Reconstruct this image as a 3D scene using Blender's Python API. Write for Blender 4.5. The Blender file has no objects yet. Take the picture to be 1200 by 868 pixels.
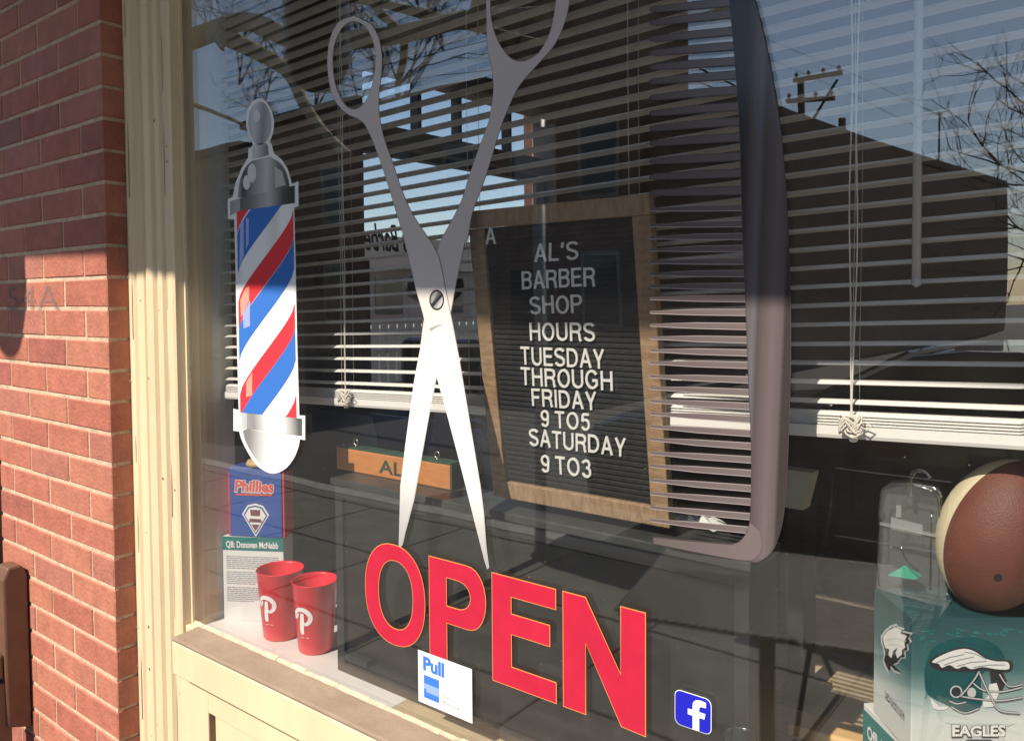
import bpy, bmesh, math, random
from mathutils import Vector, Matrix
random.seed(7)
rnd = random.random
scene = bpy.context.scene
COL = scene.collection
V = Vector

# ------------------------------------------------------------------ camera frame
FPX, CX, CY = 960.0, 600.0, 387.0
Y0, EYE = -0.905, 1.55
def cd(x, y): return V((x-CX, CY-y, FPX))
_nX = -cd(-600, 360); _nX.normalize()
_h = cd(600, 351)
_Z = _nX.cross(_h); _Z.normalize()
if _Z.y < 0: _Z = -_Z
_Y = _Z.cross(_nX)
if _Y.z < 0: _Y = -_Y
ORI = V((0, Y0, EYE))
def ray(x, y):
    c = cd(x, y)
    return V((_nX.dot(c), _Y.dot(c), _Z.dot(c))).normalized()
def P(x, y, yy=0.0):                       # point of the wall-parallel plane at depth yy
    v = ray(x, y); return ORI + v*((yy-Y0)/v.y)
def PZ(x, y, z):
    v = ray(x, y); return ORI + v*((z-EYE)/v.z)
def PP(x, y, o, n):                        # point of a general plane
    v = ray(x, y); return ORI + v*((o-ORI).dot(n)/v.dot(n))
def RV(x, y, D):                           # real place of something seen mirrored, D metres across the street
    p = P(x, y, D+Y0); return V((p.x, -p.y, p.z))

# ------------------------------------------------------------------ materials
def lin(c): return c
def newmat(name):
    m = bpy.data.materials.new(name); m.use_nodes = True
    nt = m.node_tree; b = nt.nodes['Principled BSDF']; return m, nt, b
def mat(name, col, rough=.6, metal=0, spec=.5, noise=0, nscale=8, bump=0, bscale=60, col2=None, trans=0, stretch=None, coat=0):
    m, nt, b = newmat(name)
    b.inputs['Base Color'].default_value = (*col, 1); b.inputs['Roughness'].default_value = rough
    b.inputs['Metallic'].default_value = metal; b.inputs['Specular IOR Level'].default_value = spec
    b.inputs['Transmission Weight'].default_value = trans; b.inputs['Coat Weight'].default_value = coat
    tc = nt.nodes.new('ShaderNodeTexCoord'); src = tc.outputs['Object']
    if stretch:
        mp = nt.nodes.new('ShaderNodeMapping'); mp.inputs['Scale'].default_value = stretch
        nt.links.new(src, mp.inputs[0]); src = mp.outputs[0]
    if noise or col2:
        n = nt.nodes.new('ShaderNodeTexNoise'); n.inputs['Scale'].default_value = nscale; n.inputs['Detail'].default_value = 8
        n.inputs['Roughness'].default_value = .65
        nt.links.new(src, n.inputs['Vector'])
        r = nt.nodes.new('ShaderNodeValToRGB')
        c2 = col2 if col2 else tuple(max(0, c*(1-noise)) for c in col)
        c1 = col if col2 else tuple(min(1, c*(1+noise*.5)) for c in col)
        r.color_ramp.elements[0].position = .35; r.color_ramp.elements[1].position = .65
        r.color_ramp.elements[0].color = (*c2, 1); r.color_ramp.elements[1].color = (*c1, 1)
        nt.links.new(n.outputs['Fac'], r.inputs[0]); nt.links.new(r.outputs[0], b.inputs['Base Color'])
    if bump:
        n2 = nt.nodes.new('ShaderNodeTexNoise'); n2.inputs['Scale'].default_value = bscale; n2.inputs['Detail'].default_value = 6
        nt.links.new(src, n2.inputs['Vector'])
        bp = nt.nodes.new('ShaderNodeBump'); bp.inputs['Strength'].default_value = bump; bp.inputs['Distance'].default_value = .004
        nt.links.new(n2.outputs['Fac'], bp.inputs['Height']); nt.links.new(bp.outputs[0], b.inputs['Normal'])
    return m
def gradmat(name, p0, p1, stops, rough=.16, metal=0, noise=0):     # printed colour gradient from point p0 to p1
    m, nt, b = newmat(name)
    b.inputs['Roughness'].default_value = rough; b.inputs['Metallic'].default_value = metal
    b.inputs['Specular IOR Level'].default_value = .45
    tc = nt.nodes.new('ShaderNodeTexCoord')
    d = V(p1)-V(p0); L = d.length_squared; d = d/L
    dp = nt.nodes.new('ShaderNodeVectorMath'); dp.operation = 'DOT_PRODUCT'; dp.inputs[1].default_value = d
    sb = nt.nodes.new('ShaderNodeVectorMath'); sb.operation = 'SUBTRACT'; sb.inputs[1].default_value = V(p0)
    nt.links.new(tc.outputs['Object'], sb.inputs[0]); nt.links.new(sb.outputs[0], dp.inputs[0])
    r = nt.nodes.new('ShaderNodeValToRGB'); e = r.color_ramp.elements
    while len(e) > 1: e.remove(e[0])
    e[0].position = stops[0][0]; e[0].color = (*stops[0][1], 1)
    for s, c in stops[1:]:
        k = e.new(s); k.color = (*c, 1)
    nt.links.new(dp.outputs['Value'], r.inputs[0]); nt.links.new(r.outputs[0], b.inputs['Base Color'])
    return m
def g(v, t=(1, 1, 1)): return (v*t[0], v*t[1], v*t[2])

M = {}
BR = [(.40,.135,.088),(.37,.12,.08),(.42,.155,.10),(.32,.10,.072),(.38,.14,.10),(.27,.105,.085)]
for i, c in enumerate(BR): M['brick%d'%i] = mat('brick_red_%d'%i, c, .75, noise=.18, nscale=22, bump=.7, bscale=110)
M['mortar'] = mat('mortar', (.56,.41,.285), .95, noise=.25, nscale=40, bump=.8, bscale=200)
M['cream'] = mat('cream_paint', (.67,.535,.35), .5, noise=.10, nscale=6, bump=.25, bscale=40, stretch=(1,1,.25))
M['creamworn'] = mat('cream_paint_dirty', (.68,.53,.34), .6, col2=(.34,.25,.17), nscale=16, bump=.5, bscale=60)
M['sillworn'] = mat('sill_weathered', (.30,.225,.16), .7, col2=(.235,.17,.12), nscale=9, bump=.5, bscale=60)
M['putty'] = mat('window_putty', (.35,.31,.24), .8, col2=(.62,.5,.33), nscale=50, bump=.8, bscale=120)
M['crack_groove'] = mat('paint_crack_groove', (.22,.15,.09), .9)
M['white'] = mat('white_vinyl', (.76,.75,.73), .2, noise=.04, nscale=25)
M['red'] = mat('red_vinyl', (.47,.015,.045), .18, noise=.10, nscale=18)
M['polered'] = mat('pole_red', (.72,.045,.06), .18)
M['poleblue'] = mat('pole_blue', (.045,.16,.52), .18)
M['orange'] = mat('orange_outline', (.66,.25,.08), .4)
M['fbblue'] = mat('royal_blue_vinyl', (.012,.014,.42), .35)
M['pullblue'] = mat('mid_blue_print', (.04,.17,.60), .4)
M['paleblue'] = mat('pale_blue_print', (.24,.36,.62), .4)
M['greyprint'] = mat('grey_print', (.20,.21,.24), .5)
M['slat'] = mat('blind_white', (.86,.84,.79), .35)
M['cord'] = mat('cord_offwhite', (.78,.73,.64), .8)
M['innerwhite'] = mat('inner_white_paint', (.62,.60,.55), .45, noise=.12, nscale=5, stretch=(6,6,.6))
M['shelfwhite'] = mat('shelf_white', (.72,.72,.70), .5, noise=.08)
M['shelfwood'] = mat('shelf_beige_wood', (.52,.42,.27), .55, noise=.15, nscale=10, stretch=(2,12,2))
M['black'] = mat('black_gloss', (.012,.013,.013), .25)
M['blackmatte'] = mat('black_matte', (.02,.021,.021), .7, noise=.3)
M['dark'] = mat('dark_frame', (.022,.023,.022), .5, noise=.2)
M['ledge'] = mat('dark_ledge', (.055,.06,.055), .4, noise=.3, nscale=20)
M['felt'] = mat('black_felt', (.018,.019,.02), .9, noise=.3, nscale=90, bump=.5, bscale=300)
M['oak'] = mat('oak_frame', (.40,.26,.145), .6, col2=(.24,.15,.085), nscale=14, bump=.3, bscale=60, stretch=(3,3,10))
M['oakh'] = mat('oak_frame_h', (.40,.27,.155), .6, col2=(.25,.16,.09), nscale=14, bump=.3, bscale=60, stretch=(10,3,3))
M['letter'] = mat('white_plastic_letter', (.80,.79,.75), .4)
M['woodorange'] = mat('orange_wood', (.60,.25,.08), .5, col2=(.50,.19,.06), nscale=10, stretch=(2,8,14))
M['green'] = mat('dark_green_paint', (.03,.08,.045), .5, noise=.3, nscale=30)
M['steel'] = mat('steel', (.6,.6,.58), .3, metal=1)
M['ironblack'] = mat('iron_black', (.02,.02,.02), .35, metal=.3)
M['meshiron'] = mat('mesh_iron', (.06,.055,.05), .28, metal=.85, bump=1, bscale=200)
M['tubblue'] = mat('blue_plastic', (.05,.14,.42), .3)
M['teal'] = mat('teal_card', (.0,.17,.16), .5)
M['tealdark'] = mat('teal_print', (.0,.085,.09), .45, noise=.2, nscale=30)
M['cardwhite'] = mat('card_white', (.72,.73,.70), .5)
M['boxred'] = mat('box_red', (.62,.03,.04), .45)
M['boxblue'] = mat('box_blue', (.02,.08,.33), .4, noise=.1)
M['scriptred'] = mat('script_red', (.68,.09,.06), .45)
M['maroon'] = mat('emblem_maroon', (.18,.06,.07), .5)
M['cupred'] = mat('cup_red', (.78,.012,.035), .3, trans=.05)
M['ballbrown'] = mat('ball_brown', (.165,.055,.036), .55, noise=.15, nscale=30, bump=.35, bscale=1100)
M['ballwhite'] = mat('ball_cream', (.72,.63,.42), .45, bump=.25, bscale=1100)
M['seam'] = mat('ball_seam', (.11,.03,.02), .7)
M['printblack'] = mat('print_black', (.02,.02,.022), .5)
M['printgrey'] = mat('print_silver', (.55,.57,.56), .45)
M['printwhite'] = mat('print_white', (.78,.79,.76), .45)
M['tan'] = mat('tan_wood', (.55,.36,.18), .5)
M['pine'] = mat('pine_block', (.72,.47,.20), .5, noise=.12, nscale=9, stretch=(3,14,14))
M['bench'] = mat('bench_brown', (.15,.075,.045), .4, noise=.15, nscale=20)
M['wall'] = mat('room_wall', (.24,.20,.14), .8, noise=.2, nscale=2)
M['wallred'] = mat('room_panel_red', (.08,.018,.015), .6)
M['ceil'] = mat('room_ceiling', (.16,.155,.14), .8)
M['floor'] = mat('room_floor', (.20,.17,.13), .5, noise=.3, nscale=4)
M['leather'] = mat('black_leather', (.014,.014,.015), .35)
M['concrete'] = mat('pavement_concrete', (.14,.13,.115), .9, noise=.22, nscale=5, bump=.4, bscale=50)
M['joint'] = mat('pavement_joint', (.06,.055,.05), .95)
M['asphalt'] = mat('asphalt', (.05,.05,.05), .9, noise=.3, nscale=30, bump=.5, bscale=150)
M['kerb'] = mat('kerb_stone', (.30,.29,.27), .85, noise=.2)
M['bldbrick'] = mat('far_brick_dark', (.24,.15,.11), .85, noise=.25, nscale=3)
M['bldbrown'] = mat('far_brown_render', (.22,.19,.15), .85, noise=.2, nscale=2)
M['roof'] = mat('roof_dark', (.05,.045,.045), .8)
M['farglass'] = mat('far_window_glass', (.03,.035,.045), .08)
M['trim'] = mat('far_trim', (.32,.30,.27), .7)
M['orangebrick'] = mat('orange_brick_wall', (.55,.20,.10), .85, noise=.15, nscale=3)
M['bark'] = mat('bark_sycamore', (.46,.41,.28), .9, col2=(.24,.20,.13), nscale=9, bump=.6, bscale=30)
M['twig'] = mat('twig_bark', (.07,.055,.045), .9)
M['polewood'] = mat('pole_wood', (.13,.10,.075), .9, noise=.3)
M['wire'] = mat('cable', (.02,.02,.02), .6)
M['porcelain'] = mat('insulator', (.35,.30,.28), .3)
M['carpaint'] = mat('car_paint_dark', (.02,.023,.028), .2, metal=.3, coat=1)
M['carglass'] = mat('car_glass', (.015,.018,.02), .05)
M['rubber'] = mat('rubber', (.015,.015,.015), .8)
M['lens'] = mat('lamp_lens', (.7,.7,.68), .15)
M['taillens'] = mat('tail_lens', (.4,.01,.01), .2)
M['signgrey'] = mat('galvanised_steel', (.33,.34,.34), .45, metal=.7)
M['shadow_canopy'] = mat('shadow_canopy_board', (.20,.17,.12), .8, noise=.2)

def glassmat(name, r0, tint=(1,1,1), rough=0.0, dust=0):
    m = bpy.data.materials.new(name); m.use_nodes = True; nt = m.node_tree
    nt.nodes.remove(nt.nodes['Principled BSDF']); out = nt.nodes['Material Output']
    geo = nt.nodes.new('ShaderNodeNewGeometry')
    dt = nt.nodes.new('ShaderNodeVectorMath'); dt.operation = 'DOT_PRODUCT'
    nt.links.new(geo.outputs['Normal'], dt.inputs[0]); nt.links.new(geo.outputs['Incoming'], dt.inputs[1])
    def mth(op, a, b=None):
        n = nt.nodes.new('ShaderNodeMath'); n.operation = op
        for i, q in enumerate((a, b)):
            if q is None: continue
            if isinstance(q, (int, float)): n.inputs[i].default_value = q
            else: nt.links.new(q, n.inputs[i])
        return n.outputs[0]
    c = mth('ABSOLUTE', dt.outputs['Value']); f = mth('POWER', mth('SUBTRACT', 1.0, c), 5.0)
    fac = mth('ADD', mth('MULTIPLY', f, 1-r0), r0)
    tr = nt.nodes.new('ShaderNodeBsdfTransparent'); tr.inputs[0].default_value = (*tint, 1)
    gl = nt.nodes.new('ShaderNodeBsdfGlossy'); gl.inputs['Roughness'].default_value = rough
    mx = nt.nodes.new('ShaderNodeMixShader')
    nt.links.new(fac, mx.inputs[0]); nt.links.new(tr.outputs[0], mx.inputs[1]); nt.links.new(gl.outputs[0], mx.inputs[2])
    last = mx.outputs[0]
    if dust:
        tc = nt.nodes.new('ShaderNodeTexCoord')
        n1 = nt.nodes.new('ShaderNodeTexNoise'); n1.inputs['Scale'].default_value = 2.2; n1.inputs['Detail'].default_value = 2; nt.links.new(tc.outputs['Object'], n1.inputs['Vector'])
        bp = nt.nodes.new('ShaderNodeBump'); bp.inputs['Strength'].default_value = 1; bp.inputs['Distance'].default_value = .0009
        nt.links.new(n1.outputs['Fac'], bp.inputs['Height']); nt.links.new(bp.outputs[0], gl.inputs['Normal'])
        n2 = nt.nodes.new('ShaderNodeTexNoise'); n2.inputs['Scale'].default_value = 9; n2.inputs['Detail'].default_value = 10; n2.inputs['Roughness'].default_value = .75; nt.links.new(tc.outputs['Object'], n2.inputs['Vector'])
        vo = nt.nodes.new('ShaderNodeTexVoronoi'); vo.inputs['Scale'].default_value = 55; nt.links.new(tc.outputs['Object'], vo.inputs['Vector'])
        wn = nt.nodes.new('ShaderNodeTexWhiteNoise'); wn.noise_dimensions = '3D'; nt.links.new(vo.outputs['Position'], wn.inputs['Vector'])
        spot = mth('MULTIPLY', mth('LESS_THAN', vo.outputs['Distance'], .055), mth('GREATER_THAN', wn.outputs['Value'], .80))
        df = nt.nodes.new('ShaderNodeBsdfDiffuse'); df.inputs[0].default_value = (.75,.72,.66,1)
        mr = nt.nodes.new('ShaderNodeMapRange'); mr.inputs['From Min'].default_value = .35; mr.inputs['From Max'].default_value = .75; mr.inputs['To Min'].default_value = dust*.5; mr.inputs['To Max'].default_value = dust*1.8
        nt.links.new(n2.outputs['Fac'], mr.inputs['Value'])
        m2 = nt.nodes.new('ShaderNodeMixShader'); nt.links.new(mth('ADD', mr.outputs[0], mth('MULTIPLY', spot, .18)), m2.inputs[0])
        nt.links.new(last, m2.inputs[1]); nt.links.new(df.outputs[0], m2.inputs[2]); last = m2.outputs[0]
    nt.links.new(last, out.inputs[0]); return m
M['pane'] = glassmat('window_glass', .14, dust=.0035)
M['roompane'] = glassmat('plain_glass', .04)
M['clear'] = glassmat('clear_plastic', .07, (.90,.92,.90), .06)
M['clearedge'] = glassmat('clear_plastic_edge', .30, (.75,.78,.76), .12)
M['greentint'] = glassmat('green_tint_plastic', .10, (.05,.75,.45), .1)
def gem(name, col, rough, alpha):
    m, nt, b = newmat(name); b.inputs['Base Color'].default_value = (*col, 1); b.inputs['Roughness'].default_value = rough
    b.inputs['Alpha'].default_value = alpha; return m
M['greenfilm'] = gem('green_film', (.02,.5,.3), .2, .7)
M['haze'] = gem('cloudy_plastic', (.55,.57,.55), .3, .30)
M['haze2'] = gem('cloudy_plastic_thin', (.55,.57,.56), .25, .13)

for k_ in ('ballbrown','ballwhite'):
    nt_ = M[k_].node_tree; b_ = nt_.nodes['Principled BSDF']
    tc_ = nt_.nodes.new('ShaderNodeTexCoord'); vo_ = nt_.nodes.new('ShaderNodeTexVoronoi'); vo_.inputs['Scale'].default_value = 620
    bp_ = nt_.nodes.new('ShaderNodeBump'); bp_.inputs['Strength'].default_value = .45; bp_.inputs['Distance'].default_value = .0009; bp_.invert = True
    nt_.links.new(tc_.outputs['Object'], vo_.inputs['Vector']); nt_.links.new(vo_.outputs['Distance'], bp_.inputs['Height']); nt_.links.new(bp_.outputs[0], b_.inputs['Normal'])
# ------------------------------------------------------------------ mesh helpers
class MB:
    def __init__(s): s.v = []; s.f = []; s.m = []; s.mats = []; s.cur = 0; s.sm = []; s.smooth = False
    def use(s, m):
        m = M[m] if isinstance(m, str) else m
        if m not in s.mats: s.mats.append(m)
        s.cur = s.mats.index(m); return s
    def face(s, pts):
        i = len(s.v); s.v += [tuple(p) for p in pts]; s.f.append(tuple(range(i, i+len(pts)))); s.m.append(s.cur); s.sm.append(s.smooth)
    def idx(s, pts, faces):
        i = len(s.v); s.v += [tuple(p) for p in pts]
        for f in faces: s.f.append(tuple(k+i for k in f)); s.m.append(s.cur); s.sm.append(s.smooth)
    def box(s, x0, x1, y0, y1, z0, z1):
        p = [(x,y,z) for x in (x0,x1) for y in (y0,y1) for z in (z0,z1)]
        s.idx(p, [(0,1,3,2),(4,6,7,5),(0,4,5,1),(2,3,7,6),(0,2,6,4),(1,5,7,3)])
    def obox(s, o, a, b, c):            # box from corner with three edge vectors
        o, a, b, c = V(o), V(a), V(b), V(c)
        p = [o, o+c, o+b, o+b+c, o+a, o+a+c, o+a+b, o+a+b+c]
        s.idx(p, [(0,1,3,2),(4,6,7,5),(0,4,5,1),(2,3,7,6),(0,2,6,4),(1,5,7,3)])
    def prism(s, poly, n):              # polygon extruded by n
        n = V(n); a = [V(p) for p in poly]; b = [p+n for p in a]; N = len(a)
        s.idx(a+b, [tuple(range(N)), tuple(range(2*N-1, N-1, -1))] + [(i, (i+1) % N + 0, (i+1) % N + N, i+N) for i in range(N)])
    def tube(s, pts, r, n=8, caps=True):
        pts = [V(p) for p in pts]; rs = r if isinstance(r, (list, tuple)) else [r]*len(pts)
        rings = []; up = V((0,0,1))
        t0 = (pts[1]-pts[0]).normalized()
        if abs(t0.dot(up)) > .95: up = V((1,0,0))
        u = t0.cross(up).normalized()
        for i, p in enumerate(pts):
            t = (pts[min(i+1, len(pts)-1)]-pts[max(i-1, 0)]).normalized()
            u = (u - t*u.dot(t)); u = u.normalized() if u.length > 1e-6 else t.orthogonal().normalized()
            w = t.cross(u)
            rings.append([p+(u*math.cos(2*math.pi*k/n)+w*math.sin(2*math.pi*k/n))*rs[i] for k in range(n)])
        old = s.smooth; s.smooth = True
        faces = []
        for i in range(len(pts)-1):
            for k in range(n): faces.append((i*n+k, i*n+(k+1) % n, (i+1)*n+(k+1) % n, (i+1)*n+k))
        s.idx([q for rr in rings for q in rr], faces); s.smooth = old
        if caps: s.face(rings[0][::-1]); s.face(rings[-1])
    def lathe(s, c, prof, n=32, axis=V((0,0,1)), closed=False):
        c = V(c); a = axis.normalized(); u = a.orthogonal().normalized(); w = a.cross(u)
        pts = []; faces = []; m = len(prof)
        for k in range(n):
            t = 2*math.pi*k/n; d = u*math.cos(t)+w*math.sin(t)
            for r, z in prof: pts.append(c+d*r+a*z)
        for k in range(n):
            for i in range(m-1 if not closed else m):
                j = (i+1) % m; faces.append((k*m+i, ((k+1) % n)*m+i, ((k+1) % n)*m+j, k*m+j))
        old = s.smooth; s.smooth = True; s.idx(pts, faces); s.smooth = old
    def build(s, name, parent=None, bevel=0):
        me = bpy.data.meshes.new(name); me.from_pydata(s.v, [], s.f)
        for m in s.mats: me.materials.append(m)
        for p, i, q in zip(me.polygons, s.m, s.sm): p.material_index = i; p.use_smooth = q
        bm = bmesh.new(); bm.from_mesh(me)
        bmesh.ops.remove_doubles(bm, verts=bm.verts, dist=1e-6)
        bmesh.ops.recalc_face_normals(bm, faces=bm.faces); bm.to_mesh(me); bm.free()
        o = bpy.data.objects.new(name, me); COL.objects.link(o)
        if bevel:
            b = o.modifiers.new('b', 'BEVEL'); b.width = bevel; b.segments = 2; b.limit_method = 'ANGLE'
        if parent: put(o, parent)
        return o
def root_of(p):
    off = V(p.location)
    while p.parent: p = p.parent; off += V(p.location)
    return off
def put(o, parent):
    o.parent = parent; o.location = V(o.location) - root_of(parent)
def tag(o, label, cat, group=None, kind=None):
    o['label'] = label; o['category'] = cat
    if group: o['group'] = group
    if kind: o['kind'] = kind
    return o
def struct(o): o['kind'] = 'structure'; return o
def thing(name, loc, label, cat, group=None):
    o = bpy.data.objects.new(name, None); o.empty_display_size = .05; COL.objects.link(o); o.location = loc
    return tag(o, label, cat, group)
def copy_tree(o, parent=None):
    c = o.copy(); COL.objects.link(c)
    if parent: c.parent = parent
    for ch in list(o.children): copy_tree(ch, c)
    return c
def inset(poly, d):                       # 2-D inset (positive = shrink) of a list of (x, z)
    A = sum(poly[i][0]*poly[(i+1) % len(poly)][1]-poly[(i+1) % len(poly)][0]*poly[i][1] for i in range(len(poly)))
    s = 1 if A > 0 else -1; out = []; N = len(poly)
    for i in range(N):
        p0, p1, p2 = V(poly[i-1]), V(poly[i]), V(poly[(i+1) % N])
        a = (p1-p0); b = (p2-p1)
        if a.length < 1e-9 or b.length < 1e-9: out.append(tuple(p1)); continue
        a.normalize(); b.normalize()
        na = V((-a.y, a.x))*s; nb = V((-b.y, b.x))*s
        m = na+nb
        if m.length < .2: m = na.copy(); k = d
        else: m.normalize(); k = d/max(.45, m.dot(na))
        out.append(tuple(p1+m*k))
    return out
def catmull(pts, n=6, closed=False):
    P_ = [V(p) for p in pts]; N = len(P_); out = []
    rng = range(N) if closed else range(N-1)
    for i in rng:
        p0 = P_[i-1] if (closed or i > 0) else P_[0]
        p1 = P_[i]; p2 = P_[(i+1) % N]
        p3 = P_[(i+2) % N] if (closed or i+2 < N) else P_[-1]
        for k in range(n):
            t = k/n; t2 = t*t; t3 = t2*t
            out.append(.5*((2*p1)+(p2-p0)*t+(2*p0-5*p1+4*p2-p3)*t2+(-p0+3*p1-3*p2+p3)*t3))
    if not closed: out.append(P_[-1])
    return [tuple(p) for p in out]
def ribbon(pts, w):                       # outline of a stroke in 2-D; w number or list
    pts = [V(p) for p in pts]; N = len(pts); L = []; R = []
    for i, p in enumerate(pts):
        t = (pts[min(i+1, N-1)]-pts[max(i-1, 0)]).normalized(); n = V((-t.y, t.x))
        ww = (w[i] if isinstance(w, (list, tuple)) else w)/2
        L.append((i, p+n*ww, p-n*ww))
    return L
def addribbon(mb, pts, w, f):             # f maps 2-D to 3-D
    L = ribbon(pts, w)
    for a, b in zip(L, L[1:]): mb.face([f(*a[1]), f(*a[2]), f(*b[2]), f(*b[1])])

DY = -.0085
# glass-plane drawing, coordinates of the photograph carried onto the pane
def G(x, y, lay=0): return P(x, y, DY+.0004*lay)
def XZ(x, y): p = P(x, y, -.0075); return (p.x, p.z)
def decal(mb, poly, lay, m, thick=.0003, px=True):
    mb.use(m)
    q = [XZ(*p) for p in poly] if px else poly
    y = DY+.0004*lay
    mb.prism([(a, y, b) for a, b in q], (0, thick, 0))

# text -------------------------------------------------------------------
def glyphs(txt, split=True, bold=0.0):
    cu = bpy.data.curves.new('t', 'FONT'); cu.body = txt; cu.size = 1; cu.offset = bold; cu.resolution_u = 4
    o = bpy.data.objects.new('t', cu); COL.objects.link(o)
    me = bpy.data.meshes.new_from_object(o)
    COL.objects.unlink(o); bpy.data.objects.remove(o); bpy.data.curves.remove(cu)
    vs = [V((v.co.x, v.co.y)) for v in me.vertices]; fs = [tuple(p.vertices) for p in me.polygons]
    bpy.data.meshes.remove(me)
    x0 = min(v.x for v in vs); x1 = max(v.x for v in vs)
    base = 0; cap = max(v.y for v in vs)
    if not split: return vs, [fs], (x0, x1, cap)
    par = list(range(len(vs)))
    def fd(a):
        while par[a] != a: par[a] = par[par[a]]; a = par[a]
        return a
    key = {}
    for i, v in enumerate(vs):
        k = (round(v.x, 5), round(v.y, 5))
        if k in key: par[fd(i)] = fd(key[k])
        else: key[k] = i
    for f in fs:
        for a in f[1:]: par[fd(a)] = fd(f[0])
    gr = {}
    for f in fs: gr.setdefault(fd(f[0]), []).append(f)
    order = sorted(gr.values(), key=lambda F: min(vs[i].x for f in F for i in f))
    return vs, order, (x0, x1, cap)
def text_into(mb, txt, o, u, v, w, h, m, n, shear=0, bold=0.0, arch=0):
    """fill text: o = lower left, u/v unit vectors, w width, h cap height, n thickness vector"""
    vs, gs, (x0, x1, cap) = glyphs(txt, False, bold); o, u, v, n = V(o), V(u), V(v), V(n)
    mb.use(m)
    def mp(q):
        s = (q.x-x0)/(x1-x0); t = q.y/cap
        hh = h*(1+arch*abs(s-.5)*2)
        return o+u*(s*w+shear*t*h)+v*(t*hh)
    pts = [mp(q) for q in vs]
    mb.idx([p-n for p in pts], gs[0])
def text_px(mb, txt, pl, BL, BR, TL, m, lift, bold=0.0, shear=0, arch=0):
    o, nn = pl
    a = PP(*BL, o, nn); b = PP(*BR, o, nn); c = PP(*TL, o, nn)
    u = (b-a); v = (c-a)
    text_into(mb, txt, a, u.normalized(), v.normalized(), u.length, v.length, m, nn.normalized()*lift*(1 if nn.y > 0 else -1), shear, bold, arch)

# =================================================================== GROUND / STREET
b = MB().use('concrete')
# slabs with sunk joints, kept as one sheet
b.box(-40, 40, -3.35, -.02, -.2, 0); o = struct(b.build('pavement'))
b = MB().use('joint')
xx = -12.0
while xx < 8: b.box(xx-.006, xx+.006, -3.2, -.1, 0.001, .004); xx += .92
for yy in (-.85, -1.65, -2.45, -3.2): b.box(-12, 8, yy-.006, yy+.006, 0.0015, .0042)
o = b.build('pavement_joint', None); struct(o)
b = MB().use('kerb'); b.box(-40, 40, -3.5, -3.352, -.2, .004); struct(b.build('kerb'))
b = MB().use('asphalt'); b.face([(-150,-150,-.13),(150,-150,-.13),(150,150,-.13),(-150,150,-.13)]); struct(b.build('road'))
b = MB().use('concrete'); b.box(-40, -6.4, -14.6, -12.2, -.2, 0); struct(b.build('far_pavement'))
b = MB().use('concrete'); b.box(-8, -3.45, .0, 40, -.2, -.005); struct(b.build('side_pavement'))

# =================================================================== BRICK PIER
BY = -.075; XR = -1.777; XL = -2.40
def bricks():
    b = MB(); b.use('mortar'); b.box(XL+.004, XR-.004, BY+.0028, .12, -.0, 3.3)
    H = .0677; z0 = 1.537-22*H; k = 0; L = .2135; J = .0086
    while z0 + k*H < 3.25:
        z = z0+k*H+J/2; z1 = z0+(k+1)*H-J/2; k += 1
        z = max(z, .01)
        if z1 < .02: continue
        x = XR; first = True
        while x > XL+.02:
            w = (.102 if (k % 2 == 0 and first) else L-J); first = False
            xa = max(x-w, XL)
            b.use('brick%d' % random.choice([0,0,1,1,2,3,4,4,5] if z > 1.62 else [0,0,1,2,2,4,0,3]))
            j = lambda a: (rnd()-.5)*a
            yf = BY+j(.0015)
            e = .0022
            # front with tiny arris
            P8 = [(xa+j(.001),z+j(.001)),(x+(j(.001) if x < XR else 0),z+j(.001)),(x+(j(.001) if x < XR else 0),z1+j(.001)),(xa+j(.001),z1+j(.001))]
            ins = [(P8[0][0]+e,P8[0][1]+e),(P8[1][0]-e,P8[1][1]+e),(P8[2][0]-e,P8[2][1]-e),(P8[3][0]+e,P8[3][1]-e)]
            ft = [(a,yf,c) for a,c in ins]; md = [(a,yf+e,c) for a,c in P8]; bk = [(a,.04 if x >= XR-.001 else yf+.03,c) for a,c in P8]
            N = 4
            b.idx(ft+md+bk, [(0,1,2,3)]+[(i,(i+1)%4,(i+1)%4+4,i+4) for i in range(4)]+[(i+4,(i+1)%4+4,(i+1)%4+8,i+8) for i in range(4)])
            x = xa-J
    return b
bp = thing('brick_pier', (XR-.3, BY, 0), 'red brick pier with pale mortar left of the cream window frame', 'wall')
bricks().build('brickwork', bp)
# ghost of a painted number
b = MB(); gm = gem('faded_number', (.20,.17,.17), .8, .38)
pl = (V((0, BY-.0012, 0)), V((0,1,0)))
text_px(b, '54A', pl, (8,363), (69,363), (8,336), gm, .0002)
b.build('faded_number', bp)

# building walls around the storefront (continuing out of frame)
sb = thing('shop_front', (-3.0, .2, 0), 'dark recessed doorway and wall at the far left edge beside the brick pier', 'building')
b = MB().use('bldbrown'); b.box(-3.45, XL+.002, .32, .42, 0, 3.3); b.use('bldbrick'); b.box(-3.6, -3.3, -.02, .34, 0, 3.3)
b.build('door_wall', sb)
b = MB().use('bldbrick'); b.box(-3.6, 3.0, -.03, .30, 3.3, 5.2); b.build('upper_wall', sb)
b = MB().use('bldbrick'); b.box(1.2, 3.0, -.03, .30, 0, 3.3); b.build('right_wall', sb)
b = MB().use('wallred'); b.box(-3.2, -2.5, .27, .318, .02, 2.2); d_ = b.build('door', sb)
b = MB().use('steel'); b.tube([(-2.6,.26,1.0),(-2.6,.22,1.02),(-2.6,.22,1.12),(-2.6,.26,1.14)], .01); h_ = b.build('handle'); put(h_, d_)

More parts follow.
